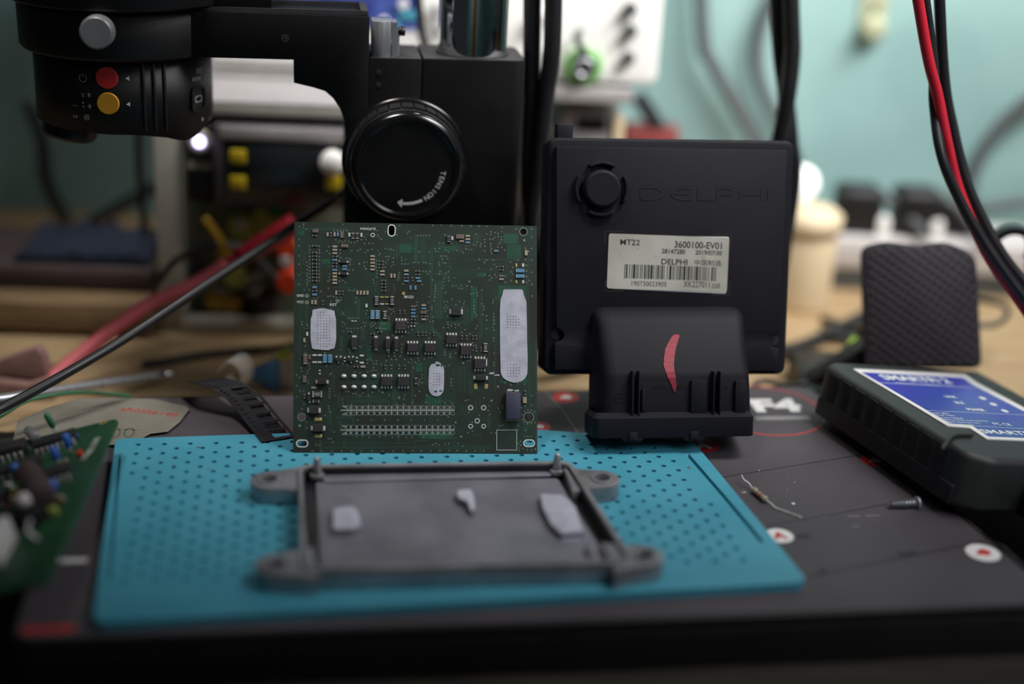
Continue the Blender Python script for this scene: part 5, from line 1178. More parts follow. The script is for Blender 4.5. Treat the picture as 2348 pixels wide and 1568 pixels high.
cable('signal_cable', 'black cable sloping from the instrument post to the far left', [(385, 415, 86), (300, 460, 86), (200, 515, 86), (110, 570, 85), (0, 610, 84), (-80, 640, 84)], .42, 'rubber')
cable('signal_cable', 'small dark cable hooked over the left instrument post', [(500, 558, 68.8), (450, 575, 68.6), (400, 600, 68.4), (362, 650, 68.6), (350, 690, 70), (345, 740, 72), V((-19.5, 73, -1.8))], .16, 'rubber')
cable('signal_cable', 'black cable passing behind the small screw of the rack', [(930, -420, 74), (962, 30, 74), (976, 110, 74), (985, 200, 74), V((-3, 74, 4)), V((-3, 75, -1.7))], .22, 'rubber')
cable('wall_cable', 'grey cable on the teal wall sweeping down behind the control unit', [(1600, -420, 90.6), (1610, 60, 90.6), (1635, 150, 90.6), (1685, 240, 90.6), (1735, 325, 90.4), (1800, 420, 90)], .45, 'wgrey')
cable('wall_cable', 'grey cable bowing left behind the twisted black pair', [(1900, -300, 91), (1800, -60, 91), (1752, 40, 91), (1735, 130, 91), (1750, 210, 91), (1790, 290, 91), (1835, 395, 90.4), (1850, 480, 89)], .4, 'wgrey')
cable('wall_cable', 'grey cable curving down the wall at the right edge', [(2420, 190, 91), (2345, 238, 91), (2275, 310, 91), (2235, 390, 91), (2222, 470, 90.6), (2230, 560, 89)], .4, 'wgrey')
cable('wall_cable', 'grey cable running level along the wall at the right edge', [(2440, 455, 90.5), (2340, 465, 90.5), (2240, 482, 90.5), (2150, 500, 89.5)], .35, 'wgrey')
cable('wall_cable', 'dark cable slanting down right of the white panel', [(1462, 218, 88), (1490, 262, 88), (1525, 320, 88), (1560, 380, 88)], .5, 'rubber')
cable('bench_wire', 'dark wire looping on the bench behind the phone holder', [(2200, 680, 76), (2262, 690, 75), (2300, 700, 74), (2310, 720, 73), (2280, 745, 72), (2200, 742, 72)], .15, 'rubber', 'wire')
cable('bench_wire', 'black wire on the wooden bench right of the control unit', [V((11, 64, -1.8)), (1740, 876, 66), (1800, 884, 65.7), (1850, 880, 65.7), V((15.5, 66.5, -1.8)), V((17, 67, -1.8))], .15, 'rubber', 'wire')
cable('green_wire', 'thin green wire crossing the banknote on the left', [(-450, 1010, 54), (-60, 985, 56), (0, 955, 56.5), (60, 920, 57.5), (130, 905, 58.5), (200, 900, 59.5), (300, 908, 60)], .09, 'grn', 'wire')

# ================================================================ LEFT CLUTTER
def rod():
    P = [AY(x, y, Y) for x, y, Y in ((-500, 985, 52), (0, 915, 57.5), (200, 885, 61), (370, 860, 64), (405, 856, 64.6))]
    b = P[0]; t = thing('metal_pick', 'long silver metal pick with a bright tip lying over the base corner', 'pick', b)
    X = Matrix.Translation(-b)
    MB().tube(P[:4], .26, 12, 0, X, r1=.2).build('handle', 'steel', t)
    MB().tube(P[3:], .24, 12, 0, X, r1=.08, smooth=False).build('tip', 'chrome', t)
rod()
def banknote():
    F = frame_yaw(AZ(270, 1020, .12), 8)
    A = lambda x, y, h=0: F.at(x, y, h)
    t = thing('banknote', 'worn grey banknote with a red serial number lying on the base behind the mat', 'banknote', F)
    e = [(263, 1021), (300, 1018), (330, 1003), (345, 995), (385, 990), (412, 968), (434, 939), (428, 932), (350, 915), (280, 912), (180, 914), (110, 935), (40, 965), (30, 1010), (150, 1015)]
    pts = [A(*p) for p in e]
    MB().prism(pts, 0, .015).build('paper', 'note', t)
    g = MB()
    def tx(s_, xa, ya, xb, yb, h, m, bold=0):
        a = Vector(A(xa, ya, .02)); b = Vector(A(xb, yb, .02)); d = b-a
        g.text(s_, h, m, Matrix.Translation((a.x, a.y, .018)) @ Matrix.Rotation(math.atan2(d.y, d.x), 4, 'Z'), w=d.length, bold=bold, ext=0)
    tx('aR0356140', 273, 941, 402, 956, .42, 1, .02); tx('100', 225, 1005, 308, 1003, 1.0, 0, .0)
    g.ribbon([A(270, 985), A(322, 987)], .05, 0, .018)
    for k in range(5): g.ribbon([A(120+k*12, 960-k*6), A(200+k*15, 938-k*4), A(270+k*5, 925-k)], .035, 0, .018)
    g.build('note_print', ['notep', 'noter'], t, fixn=False)
banknote()
def tape():
    F = frame_yaw(AZ(640, 1010, .38), 118)
    t = thing('carrier_tape', 'strip of black component carrier tape with square pockets and a clear curled cover film', 'component tape', F)
    A = lambda x, y, h=0: F.at(x, y, h)
    # local x runs along the strip (towards the back left)
    a = Vector(A(640, 1005)); b = Vector(A(525, 880))
    # build along a path of world points with pockets
    Pth = [AZ(640, 1008, .4), AZ(600, 960, .45), AZ(560, 912, .9), AZ(520, 885, 1.3), AZ(470, 872, 1.3), AZ(440, 878, .5)]
    P = smooth_path(Pth, 10); W = 1.35
    Xi = Matrix.Scale(1/S, 4) @ F.mat().inverted() @ Matrix.Scale(S, 4)
    side = Vector((math.cos(R(28)), math.sin(R(28)), 0)) * -1
    def strip(w0, w1, dz, i0=0, i1=None):
        PP = P[i0:i1]; vs = []
        for p in PP: vs += [p+side*w0+V((0, 0, dz)), p+side*w1+V((0, 0, dz)), p+side*w0+V((0, 0, dz-.03)), p+side*w1+V((0, 0, dz-.03))]
        fs = []
        for i in range(len(PP)-1):
            k = 4*i; fs += [(k, k+4, k+5, k+1), (k+2, k+3, k+7, k+6), (k, k+2, k+6, k+4), (k+1, k+5, k+7, k+3)]
        return vs, fs
    mb = MB()
    for w0, w1 in ((-.75, -.62), (.12, .75)): v_, f_ = strip(w0, w1, .02); mb.add(v_, f_, 0, False, Xi)
    # bars between pockets
    n = len(P)
    for k in range(0, n-1):
        if k % 4 in (0,) or k > 26:
            v_, f_ = strip(-.62, .12, .02, k, k+2); mb.add(v_, f_, 0, False, Xi)
    v_, f_ = strip(-.62, .12, -.16); mb.add(v_, f_, 0, False, Xi)
    mb.build('tape_strip', 'tape', t)
    g = MB()
    for k in range(1, n-2, 2):
        p = Xi @ (P[k]+side*.5+V((0, 0, .025))); g.disc(p.x, p.y, .07, p.z, p.z+.006, 0, 10)
    g.build('sprocket_holes', 'hole', t, fixn=False)
    c = AY(535, 862, 61); vs = []; m_ = 36
    for i in range(m_+1):
        a_ = R(200+i*320/m_); r = .74+.05*i/m_
        x, z = r*.72*math.cos(a_), r*math.sin(a_)
        vs += [V((c.x+x-.16, c.y-.3, c.z+z)), V((c.x+x+.3, c.y+.7, c.z+z+.12))]
    fs = [(2*i, 2*i+2, 2*i+3, 2*i+1) for i in range(m_)]
    o = MB().add(vs, fs, 0, True, Xi).build('cover_film', 'clear', t, fixn=False)
    o['label'] = 'clear curled plastic film'
    b_ = M['clear'].node_tree.nodes['Principled BSDF']; b_.inputs['Alpha'].default_value = .2
    sm = o.modifiers.new('s', 'SOLIDIFY'); sm.thickness = .0003
tape()
def packet():
    b = AY(672, 905, 64); F = frame_yaw(b, 5)
    t = thing('paper_packet', 'crumpled blue and grey patterned paper packet half hidden behind the circuit board', 'packet', F)
    A = lambda x, y: F.at(x, y)
    Xi = Matrix.Scale(1/S, 4) @ F.mat().inverted() @ Matrix.Scale(S, 4)
    def pl(pts, d, m, nm, z0=0):
        P = [AY(x, y, 64+z0) for x, y in pts]; Q = [p+V((0, d, .1)) for p in P]; n = len(P)
        MB().add(P+Q, [tuple(range(n)), tuple(range(n, 2*n))[::-1]]+[(i, n+i, n+(i+1) % n, (i+1) % n) for i in range(n)], 0, False, Xi).build(nm, m, t, bevel=.08)
    pl([(568, 858), (612, 838), (640, 832), (640, 905), (600, 885), (575, 872)], .5, 'bpap', 'blue_panel')
    pl([(618, 842), (650, 812), (700, 808), (740, 900), (690, 905), (640, 900), (620, 872)], .7, 'wpap', 'patterned_panel', .15)
    pl([(600, 885), (640, 905), (720, 915), (720, 945), (660, 935), (610, 902)], .8, 'yel', 'yellow_edge', .3)
    pl([(628, 822), (645, 808), (672, 806), (672, 820), (640, 826)], .4, 'ygr', 'foam_edge', .1)
packet()
def bag():
    F = frame_yaw(AY(60, 900, 62), 20)
    t = thing('plastic_pouch', 'folded pinkish plastic pouch at the left edge of the bench', 'pouch', F)
    Xi = Matrix.Scale(1/S, 4) @ F.mat().inverted() @ Matrix.Scale(S, 4)
    for nm, pts, Yv in (('front_fold', [(-40, 840), (85, 798), (98, 818), (112, 872), (60, 890), (-40, 905)], 62), ('lower_fold', [(-40, 872), (60, 885), (110, 868), (80, 900), (20, 915), (-40, 915)], 61.3)):
        P = [AY(x, y, Yv) for x, y in pts]; Q = [p+V((.1, .5, .1)) for p in P]; n = len(P)
        MB().add(P+Q, [tuple(range(n)), tuple(range(n, 2*n))[::-1]]+[(i, n+i, n+(i+1) % n, (i+1) % n) for i in range(n)], 0, False, Xi).build(nm, 'pink', t, bevel=.1)
bag()
def left_board():
    P0 = AZ(268, 962, 2.0); P1 = AZ(0, 1025, .6); P2 = AZ(150, 1290, 2.0)
    F = Frame(P0, P0-P1, P0-P2)
    t = thing('control_board', 'old green circuit board with chips and blue capacitors, tilted at the left edge', 'circuit board', F)
    A = F.at
    yb = A(120, 1330)[1]
    c = [A(268, 962), A(240, 960), A(0, 1022), A(-160, 1062), A(-250, 1330), A(110, 1345), A(262, 985)]
    pts = rpoly([A(272, 958), (-9.5, A(272, 958)[1]), (-9.5, yb), A(112, 1330)], [.35, 0, 0, .3], 4)
    MB().prism(pts, -.16, 0).build('board_plate', 'pcb_o', t, bevel=.02)
    def dip(xa, ya, xb, yb_, w_, pins, h=.35):
        a = Vector(A(xa, ya, .2)); b = Vector(A(xb, yb_, .2)); d = b-a; L_ = d.length
        X = Matrix.Translation((a.x, a.y, 0)) @ Matrix.Rotation(math.atan2(d.y, d.x), 4, 'Z')
        o = MB().box(0, L_, -w_/2, w_/2, .1, h+.1, 0, X).build('dip_chip', 'chip', t, bevel=.03)
        for k in range(pins):
            x = L_*(k+.5)/pins
            for s_ in (-1, 1):
                MB().box(x-.05, x+.05, min(s_*(w_/2), s_*(w_/2+.09)), max(s_*(w_/2), s_*(w_/2+.09)), 0, .25, 0, X).build('pin', 'tin', o)
    dip(80, 1028, 175, 998, .62, 8); dip(0, 1090, 95, 1058, .62, 6); dip(100, 1098, 165, 1078, .62, 5); dip(-40, 1052, 60, 1025, .8, 7, .4); dip(-30, 1150, 20, 1140, .6, 3)
    def stand_cap(px, py, h, r, m, lean=0, name='capacitor', lab=None):
        c = A(px, py)
        X = Matrix.Translation((c[0], c[1], 0)) @ Matrix.Rotation(R(lean), 4, 'Y')
        o = MB().lathe([(r*.4, h*.3), (r*.9, h*.36), (r, h*.6), (r*.95, h*.9), (r*.5, h)], 18, 0, X).build(name, m, t)
        MB().tube([(-.07, 0, 0), (-.06, 0, h*.35)], .025, 6, 0, X, smooth=False).tube([(.07, 0, 0), (.06, 0, h*.35)], .025, 6, 0, X, smooth=False).build('lead', 'tin', o)
        if lab: o['label'] = lab
    stand_cap(132, 995, 1.0, .13, 'grn', -8, lab='dark green capacitor'); stand_cap(162, 1040, .85, .16, 'bluc', 6, lab='blue capacitor'); stand_cap(137, 1068, .85, .16, 'bluc', 0, lab='blue capacitor')
    stand_cap(45, 1098, .65, .17, 'bluc', 0, lab='blue capacitor'); stand_cap(126, 1138, .65, .16, 'bluc', 10, lab='blue capacitor')
    def lay(px, py, qx, qy, r, m, nm, h=None, r1=None):
        a = A(px, py, r); b = A(qx, qy, r)
        MB().tube([(a[0], a[1], r+.08), (b[0], b[1], r+.08)], r, 20, 0, None, smooth=False).build(nm, m, t, bevel=.06)
    lay(65, 1088, 100, 1150, .5, 'brown', 'barrel_capacitor'); lay(66, 990, 82, 1008, .2, 'steel', 'crystal_can')
    c = A(70, 1190); MB().lathe([(.75, 0), (.8, .2), (.8, .6), (.5, .65)], 32, 0, Matrix.Translation((c[0], c[1], 0))).build('round_coil', 'blk', t, bevel=.04)
    MB().sphere((c[0]+.05, c[1], .75), .3, 0).build('white_cap', 'offw', t)
    a = A(70, 1190, .7); b = A(70, 1215, .4); d = A(88, 1240)
    MB().tube([(a[0], a[1], .7), (b[0]-.1, b[1], .4), (d[0], d[1], .05)], .07, 8).build('white_wire', 'offw', t)
    for px, py, m, r in ((138, 1145, 'rtan', .15), (112, 1148, 'beige', .17), (122, 1172, 'ygr', .16), (35, 1128, 'ygr', .16), (20, 1115, 'offw', .14), (183, 1040, 'orange', .12), (150, 1058, 'rtan', .1), (55, 1160, 'rbrn', .14), (22, 1160, 'orange', .1), (175, 1000, 'bluc', .1), (90, 1160, 'offw', .14), (30, 1145, 'beige', .12)):
        c = A(px, py, r); MB().box(c[0]-r, c[0]+r, c[1]-r*.6, c[1]+r*.6, .02, r*2).build('component', m, t, bevel=.05)
    c = A(8, 1240, .5)
    MB().box(c[0]-1.6, c[0]+.1, c[1]-1.0, c[1]+.9, .02, 1.0).build('connector', 'offw', t, bevel=.08)
    g = MB()
    for (xa, ya, xb, yb_) in ((212, 1035, 232, 1002), (197, 1052, 212, 1035)):
        a = Vector(A(xa, ya)); b = Vector(A(xb, yb_)); d = b-a
        g.text('RE-2390' if xa == 212 else '105', .26, 0, Matrix.Translation((a.x, a.y, .006)) @ Matrix.Rotation(math.atan2(d.y, d.x), 4, 'Z'), w=d.length)
    c = A(237, 968); g.annulus(c[0], c[1], .16, .1, 0, .006, 1, 16)
    g.build('white_print', ['silk', 'gold'], t, fixn=False)
    # block it rests on
    return t
left_board()

# ================================================================ SMALL LOOSE PARTS ON THE BASE
def small():
    a = AZ(1727, 1122, .14); b = AZ(1757, 1147, .14); d = b-a
    F = Frame((a+b)/2, d, V((0, 0, 1)).cross(d)); L_ = d.length
    t = thing('resistor', 'loose tan resistor with bent wire leads lying on the grey base', 'resistor', F)
    X = Matrix.Rotation(R(90), 4, 'Y')
    MB().lathe([(.03, -L_/2), (.12, -L_/2+.04), (.15, -L_/2+.12), (.115, -L_/2+.2), (.115, L_/2-.2), (.15, L_/2-.12), (.12, L_/2-.04), (.03, L_/2)], 20, 0, X).build('body', 'rtan', t)
    for x, m in ((-.12, 'rbrn'), (-.02, 'orange'), (.1, 'blk')): MB().lathe([(.12, x), (.12, x+.05)], 20, 0, X).build('colour_band', m, t)
    Xi = Matrix.Scale(1/S, 4) @ F.mat().inverted() @ Matrix.Scale(S, 4)
    for P in ([a, AZ(1717, 1108, .2), AZ(1706, 1100, .3), AZ(1700, 1089, .35)], [b, AZ(1768, 1154, .12), AZ(1778, 1164, .06), AZ(1800, 1172, .03), AZ(1838, 1186, .03)]):
        MB().tube(P, .03, 8, 0, Xi).build('lead', 'tin', t)
    a = AZ(2040, 1156, .2); b = AZ(2105, 1153, .2); d = b-a; F = Frame(a, d, V((0, 0, 1)).cross(d)); L_ = d.length
    t = thing('screw', 'small metal pan-head screw lying on the grey base', 'screw', F)
    mb = MB(); pr = []
    n = 8
    for k in range(n): x = k*L_*.93/n; r = .06+.05*min(1, k/4); pr += [(r, x), (r+.1, x+L_*.045), (r+.09, x+L_*.06), (r, x+L_*.1)]
    MB().lathe([(.01, -.06)]+pr, 20, 0, X, sm=False).build('thread', 'steel', t)
    MB().lathe([(.15, L_*.93), (.27, L_*.94), (.25, L_*1.03), (.12, L_*1.08)], 24, 0, X).build('head', 'steel', t)
small()

# ================================================================ BACKGROUND INSTRUMENTS
def instrument():
    Y0 = 71.0; F = frame_yaw(AY(400, 784, Y0), 4); o = F.o; o.z = -2
    F.o = o
    t = thing('open_power_supply', 'open-frame power supply with a dark display, yellow keys and tangled wires inside', 'power supply', F)
    G = Frame(o, F.x, V((0, 0, 1)))       # upright front plane, z towards the viewer
    Xg = F.mat().inverted() @ G.mat()
    Xg = Matrix.Rotation(R(90), 4, 'X')
    A = lambda x, y, h=0: G.at(x, y, h)
    def bx(xa, ya, xb, yb, h0, h1, nm, m, bevel=.05, lab=None):
        a = A(xa, yb, h1); b = A(xb, ya, h1)
        q = MB().box(a[0], b[0], a[1], b[1], h0, h1, 0, Xg).build(nm, m, t, bevel=bevel)
        if lab: q['label'] = lab
        return q
    a = A(372, 784); top = A(400, 255)[1]; R_ = A(1010, 500)[0]
    MB().box(-.65, .5, .02, top+.2, -.8, 0, 0, Xg).build('corner_post', 'alup', t, bevel=.06)
    MB().box(-.65, .5, .02, top+.2, -6.2, -5.6, 0, Xg).build('corner_post', 'alup', t, bevel=.06)
    MB().box(-.6, R_, top-.1, top+.45, -.8, 0, 0, Xg).build('top_rail', 'alup', t, bevel=.06)
    MB().box(-.6, R_, .15, .85, -.8, 0, 0, Xg).build('bottom_rail', 'alup', t, bevel=.06)
    MB().box(R_-.9, R_, 0, top, -.8, 0, 0, Xg).build('corner_post', 'alup', t, bevel=.06)
    MB().box(-.3, R_-.2, .3, .5, -6, -.8, 0, Xg).build('floor_plate', 'olive', t)
    MB().box(-.3, R_-.2, .5, top, -6, -5.7, 0, Xg).build('back_plate', 'olive', t)
    bx(430, 262, 1000, 755, -2.4, -2.0, 'mounting_panel', 'olive')
    MB().box(0, R_, top+.45, top+.6, -6, 0, 0, Xg).build('lid', 'gpanel', t)
    # display module
    bx(493, 300, 830, 470, -.6, .6, 'display_bezel', 'bez', .15)
    bx(505, 300, 815, 320, .6, .75, 'bezel_ledge', 'gpanel')
    bx(515, 325, 812, 456, .6, .66, 'display_panel', 'scr')
    bx(568, 340, 735, 445, .66, .72, 'screen', 'scr', .02)
    for x, y in ((545, 361), (545, 421), (764, 421)):
        bx(x-18, y-15, x+18, y+15, .66, .95, 'key', 'yel', .08, 'yellow square key')
    c = A(762, 372, .9); MB().lathe([(.62, .6), (.62, 1.2), (.5, 1.4), (.1, 1.45)], 32, 0, Xg @ Matrix.Translation((c[0], c[1], 0))).build('encoder_knob', 'white', t)
    c = A(457, 325, 0); MB().lathe([(.62, -1.6), (.62, -.1), (.5, 0)], 24, 0, Xg @ Matrix.Translation((c[0], c[1], 0))).build('led_holder', 'alup', t)
    MB().sphere((c[0], c[1], 0), .27, 0, Xg).build('power_led', 'led', t)
    bx(428, 390, 487, 462, -1.2, -.4, 'rocker_switch', 'blk', .1); bx(432, 376, 484, 388, -1.2, -.5, 'switch_frame', 'alup')
    # inside: coils, capacitors, terminals
    def cyl(px, py, r, h0, h1, nm, m): c = A(px, py, h1); MB().lathe([(r, h0), (r, h1-.06), (r*.8, h1)], 24, 0, Xg @ Matrix.Translation((c[0], c[1], 0))).build(nm, m, t)
    cyl(553, 522, .75, -2, -.9, 'coil', 'ygr'); cyl(553, 515, .32, -.9, -.6, 'coil_core', 'offw'); cyl(605, 505, .7, -2, -1.1, 'coil', 'ygr'); cyl(520, 585, .5, -2, -1, 'capacitor', 'gold_w')
    cyl(540, 640, .65, -2, -.8, 'coil', 'ygr'); cyl(495, 690, .62, -2, -.9, 'capacitor', 'gold_w'); cyl(530, 700, .5, -2, -.9, 'capacitor', 'gold_w'); cyl(575, 655, .55, -2, -.9, 'capacitor', 'offw')
    cyl(628, 485, .4, -2, -.9, 'capacitor', 'grn'); cyl(450, 640, .5, -2, -1, 'capacitor', 'brown'); cyl(610, 700, .7, -2, -1, 'transformer', 'brown')
    for y in (572, 650): cyl(660, y, .62, -2, .9, 'terminal_knob', 'orange')
    cyl(655, 601, .34, -1, .95, 'terminal_post', 'offw')
    cyl(668, 560, .8, -1, .4, 'terminal_knob', 'rubr')
    MB().tube([(*A(470, 500, -.6), -.6), (*A(505, 550, -.4), -.4), (*A(525, 585, -.5), -.5)], .2, 8, 0, Xg).build('inner_wire', 'gold_w', t)
    MB().tube([(*A(520, 560, .5), .5), (*A(570, 575, .7), .7), (*A(640, 640, .7), .7), (*A(700, 670, .7), .7)], .17, 8, 0, Xg).build('inner_wire', 'wgrey', t)
    MB().tube([(*A(460, 560, -.8), -.8), (*A(440, 620, -.8), -.8), (*A(480, 660, -.8), -.8), (*A(560, 668, -.8), -.8), (*A(600, 640, -.8), -.8)], .15, 8, 0, Xg).build('inner_wire', 'rubber', t)
    return F
instrument()

def rack():
    F = frame_yaw(AY(380, 160, 78), 1.5); F.o.z = -2
    t = thing('metal_shelf', 'grey metal shelf carrying the white oscilloscope above the open power supply', 'shelf', F)
    A = lambda x, y, h=0: Frame(F.o, F.x, V((0, 0, 1))).at(x, y, h)
    zt = A(600, 168)[1]; x0 = A(330, 180)[0]; x1 = A(1450, 228)[0]
    MB().box(x0, x1, 0, 12.5, zt-.75, zt).build('shelf_board', 'gpanel', t, bevel=.06)
    MB().box(x0, A(556, 200)[0], -.1, 1, zt-1.5, zt-.8).build('front_bracket', 'offw', t, bevel=.05)
    for x, y in ((x0+.2, 8.5), (x0+.2, 12), (x1-.8, 8.5), (x1-.8, 12)):
        pass
    for x in (x0+.2, x1-1.0):
        MB().box(x, x+.8, 11, 12.3, 0, zt-.75).build('shelf_post', 'alup', t, bevel=.04)
    MB().box(x0, x1, 12.3, 12.5, 2, 8).build('back_brace', 'gpanel', t)
    return F, zt
RF, RZ = rack()
def scope():
    F = Frame(RF.o+V((0, 0, RZ))+RF.x*0+RF.y*.6, RF.x, RF.y)
    t = thing('oscilloscope', 'white bench oscilloscope with a blue screen and green-ringed socket on the shelf', 'oscilloscope', F)
    G = Frame(F.o, F.x, V((0, 0, 1))); A = G.at; Xg = Matrix.Rotation(R(90), 4, 'X')
    x0, x1 = A(480, 100)[0], A(1508, 150)[0]
    MB().prism(rrect(x0, x1, .25, 12.5, .5), -9.5, 0, 0, Xg).build('case', 'white', t, bevel=.15, seg=3)
    for x in (x0+1.5, x1-2.5): MB().box(x, x+1.2, .3, 1.6, 0, .3).build('foot', 'wgrey', t)
    a = A(560, 40, .1); b = A(962, 70, .1)
    MB().prism(rrect(a[0], b[0], b[1], 11.5, .3), 0, .08, 0, Xg).build('screen', 'bscr', t)
    for px, py, m in ((925, 35, 'tscr'), (945, 35, 'tscr'), (905, 62, 'tscr'), (880, 50, 'white'), (925, 10, 'white'), (905, 15, 'bscr')):
        c = A(px, py, .1); MB().lathe([(.26, .05), (.26, .2), (.2, .24)], 16, 0, Xg @ Matrix.Translation((c[0], c[1], 0))).build('soft_key', m, t)
    for px, py in ((1445, 20), (1445, 70), (1440, 132)):
        c = A(px, py, .1); MB().lathe([(.36, -.05), (.36, .5), (.28, .55)], 24, 0, Xg @ Matrix.Translation((c[0], c[1], 0))).build('rubber_key', 'wgrey', t)
    c = A(1338, 152, .3)
    X = Xg @ Matrix.Translation((c[0], c[1], 0))
    MB().lathe([(.98, 0), (1.02, .5), (.68, .6), (.66, .2)], 40, 0, X).build('socket_ring', 'grnring', t)
    MB().lathe([(.6, .1), (.6, 1.1), (.35, 1.15), (.3, .6)], 32, 0, X).build('bnc_socket', 'steel', t)
    c = A(1330, 85, .3); MB().tube([(c[0], c[1]+.4, .6), (c[0]-.2, c[1], .9), (c[0]+.4, c[1]-.9, .8)], .22, 10, 0, Xg).build('socket_cap_strap', 'wgrey', t)
    c = A(1015, 60, .1)
    for px, py in ((1012, 55), (1230, 120), (1010, 20), (1235, 40)):
        c = A(px, py, .1); MB().lathe([(.45, 0), (.42, .7), (.3, .75)], 24, 0, Xg @ Matrix.Translation((c[0], c[1], 0))).build('dial', 'offw', t)
scope()
def right_bits():
    def blockthing(name, label, cat, x0, y0, x1, y1, Yv, depth, m, bevel=.15, zb=None):
        a = AY(x0, y1, Yv); b = AY(x1, y0, Yv)
        z0 = a.z if zb is None else zb
        t = thing(name, label, cat, V((a.x, Yv, z0)))
        MB().box(0, b.x-a.x, 0, depth, 0, b.z-z0).build('body', m, t, bevel=bevel)
        return t, b.x-a.x, b.z-z0
    t, w_, h_ = blockthing('bench_charger', 'grey-beige bench charger under the right end of the shelf', 'charger', 1285, 262, 1425, 330, 80, 8, 'gpanel', zb=-2)
    MB().box(w_*.25, w_*.75, -.1, .05, h_-1.0, h_-.3).build('vent_slot', 'hole', t)
    MB().box(w_*.88, w_*1.05, -.3, .4, 0, h_*.99).build('side_handle', 'beige', t, bevel=.1)
    t, w_, h_ = blockthing('red_tool_case', 'dull red case just visible above the control unit', 'case', 1432, 306, 1560, 345, 87, 3, 'dred', zb=-2)
    MB().box(0, w_, -.1, 5.1, h_-.9, h_-.7).build('lid_seam', 'blk', t)
    # jar with white bulb
    c = AY(1848, 600, 80)
    t = thing('storage_pot', 'beige round plastic pot with a lid to the right of the control unit', 'pot', V((c.x, 81, -2)))
    zr = lambda y: AY(1850, y, 79).z+2
    MB().lathe([(1.75, 0), (1.82, .3), (1.88, zr(556)), (1.85, zr(552))], 40).build('pot_body', 'beige', t)
    MB().lathe([(1.86, zr(550)), (2.0, zr(547)), (2.05, zr(512)), (1.6, zr(497)), (.6, zr(490))], 40).build('pot_lid', 'beige', t)
    c = AY(1848, 440, 84)
    t = thing('light_bulb', 'white round lamp globe glowing above the beige pot', 'lamp', V((c.x, 86, c.z-1.1)))
    MB().sphere((0, 0, 1.1), 1.1).build('globe', 'globe', t)
    MB().lathe([(.5, -.6), (.55, .15)], 24).build('lamp_neck', 'offw', t)
    t2 = c.z-1.1-.6
    MB().lathe([(1.2, -t2-2-.6), (1.2, -t2-1.8-.6), (.3, -t2-1.4-.6), (.3, -.5)], 24).build('lamp_stand', 'offw', t)
    # power strip
    a = AY(1900, 640, 84); b = AY(2420, 560, 84)
    t = thing('power_strip', 'white power strip with two switches along the foot of the wall', 'power strip', V((a.x, 84, -2)))
    zt = AY(2000, 550, 84).z+2; L_ = b.x-a.x
    MB().box(0, L_, 0, 5, 1.4, zt).build('strip_body', 'offw', t, bevel=.2)
    MB().box(.3, L_, .3, 4.8, 0, 1.4).build('strip_underside', 'wgrey', t, bevel=.1)
    for px in (2028, 2152):
        x = AY(px, 520, 84.5).x-a.x; MB().box(x-.35, x+.35, .6, 2.2, zt-.2, zt+1.2).build('rocker_switch', 'white', t, bevel=.1)
    for px, py, lab in ((1972, 500, 'black power adapter plugged into the strip nearer the beige pot'), (2105, 505, 'black power adapter plugged into the middle of the strip')):
        c = AY(px, py, 85.5)
        t = thing('plug_adapter', lab, 'power adapter', V((c.x, 86, zt-2+.05)))
        h_ = c.z-(zt-2)+2.2
        MB().box(-1.5, 1.3, -1.2, 1.4, 0, h_*.9).build('adapter_body', 'blkm', t, bevel=.45, seg=3)
        MB().tube([(.6, 0, h_*.8), (2.2, -.4, h_*.6), (3.2, -1.2, h_*.3), (3.8, -2.6, .6)], .32, 10).build('adapter_cord', 'wgrey', t)
    c = AY(2190, 505, 86); t = thing('plug_adapter', 'flat black plug at the right end of the power strip', 'power adapter', V((c.x, 86.4, zt-2+.05)))
    MB().box(-1.3, 1.6, -.8, 1.2, 0, 1.9).build('adapter_body', 'blkm', t, bevel=.3)
    # hook on the wall
    c = AY(2010, 30, 91); t = thing('wall_hook', 'yellowish hanging hook on the teal wall at the top', 'hook', V((c.x, 92, c.z)))
    X = Matrix.Rotation(R(90), 4, 'X')
    MB().prism(rrect(-.8, .8, -1.2, 3.5, .3), 0.02, .2, 0, X).lathe([(.75, .1), (.8, .9), (.5, 1.1)], 24, 0, X @ Matrix.Translation((0, -1.0, 0))).build('hook_plate', 'hookc', t)
    MB().lathe([(.22, 1.1), (.22, 1.16)], 16, 0, X @ Matrix.Translation((0, .2, -.7))).build('screw_hole', 'hole', t)
    # tool and lime marker on the bench
    a = AY(1870, 700, 77); t = thing('pliers', 'black handled tool lying on the bench beside the beige pot', 'tool', V((a.x, 75, -2)))
    MB().tube([(0, 0, .5), (1.6, -.6, .45), (3, -.4, .45)], .3, 10).build('handle', 'blk', t)
    MB().tube([(3, -.4, .45), (1.8, 1.0, .45), (.6, 2.4, .45)], .25, 10).build('handle', 'blk', t)
    a = AY(1945, 755, 70); t = thing('marker_pen', 'lime yellow pen cap poking out beside the phone holder', 'pen', V((a.x, 70, -2)))
    MB().lathe([(.5, 0), (.55, .2), (.5, 2.0), (.3, 2.3)], 20, 0, Matrix.Rotation(R(20), 4, 'Y')).build('pen_cap', 'lime', t)
    MB().lathe([(.35, 2.2), (.35, 4.2), (.2, 4.3)], 20, 0, Matrix.Rotation(R(20), 4, 'Y')).build('pen_barrel', 'blk', t)
M['dred'] = mat('dull_red_plastic', (130, 52, 50), .6)
M['hookc'] = mat('aged_ivory_plastic', (188, 192, 160), .5)
M['globe'] = mat('white_glass_globe', (250, 250, 245), .3, emit=1.2, var=.01)
right_bits()
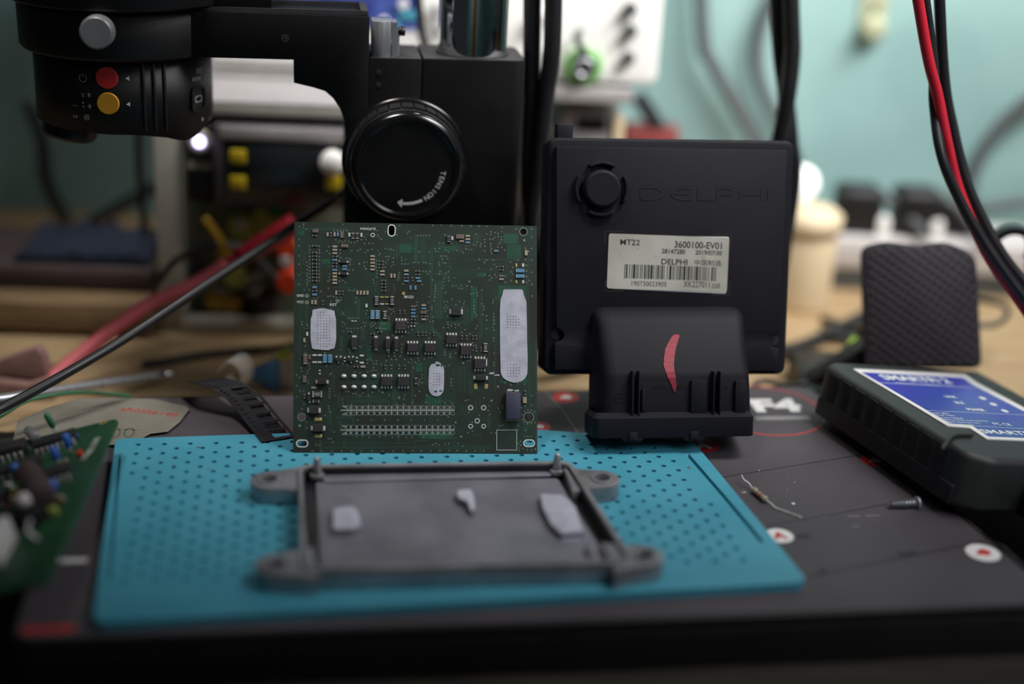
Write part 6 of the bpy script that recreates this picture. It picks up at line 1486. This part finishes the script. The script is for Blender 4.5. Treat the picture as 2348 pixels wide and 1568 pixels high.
def left_bits():
    F = frame_yaw(AZ(100, 772, -2), 3)
    t = thing('wooden_riser', 'low pale wooden riser board on the bench at the far left', 'wooden riser', F)
    x1 = F.at(352, 775)[0]; h = .0
    zt = Frame(F.o, F.x, V((0, 0, 1))).at(100, 695)[1]
    MB().box(-14, x1, 0, 9, .35, zt).build('riser_top', 'desk_low', t, bevel=.05)
    MB().box(-13.8, x1-.3, .6, 8.5, 0, .35).build('riser_foot', 'brown', t)
    F2 = Frame(F.o+F.y*2+V((0, 0, zt+.02)), F.x, F.y)
    t = thing('dark_case', 'dark brown flat case on the wooden riser at the far left', 'case', F2)
    z2 = Frame(F2.o, F.x, V((0, 0, 1))).at(100, 612)[1]
    MB().box(-13, x1-.3, 0, 7, 0, z2).build('case_body', 'brown', t, bevel=.2)
    MB().box(-13, x1-.32, -.03, .1, z2*.45, z2*.52).build('case_seam', 'blk', t)
    F3 = Frame(F2.o+V((0, 0, z2+.03)), F.x, F.y)
    rb = random.Random(9); n, k = 22, 8; vs = []
    xa = F3.at(40, 590)[0]
    for i in range(n):
        for j in range(k):
            x = xa+(x1-.5-xa)*i/(n-1); y = .5+6*j/(k-1)
            e = min(1, min(i, n-1-i, j+1, k-1-j)/2)
            vs.append((x, y, .15+e*(.7+rb.uniform(-.3, .5))))
    top = vs; bot = [(x, y, 0) for x, y, z in vs]; N = n*k
    fs = [(i*k+j, (i+1)*k+j, (i+1)*k+j+1, i*k+j+1) for i in range(n-1) for j in range(k-1)]
    mb = MB().add(top, fs, 0, True).add(bot, [f[::-1] for f in fs])
    bd = [i*k for i in range(n)]+[(n-1)*k+j for j in range(1, k)]+[i*k+k-1 for i in range(n-2, -1, -1)]+[j for j in range(k-2, 0, -1)]
    mb.add([top[i] for i in bd]+[bot[i] for i in bd], [(i, (i+1) % len(bd), len(bd)+(i+1) % len(bd), len(bd)+i) for i in range(len(bd))])
    o = mb.build('cloth', 'denim'); place(o, F3); tag(o, 'crumpled dark blue cloth on top of the brown case', 'cloth')
left_bits()
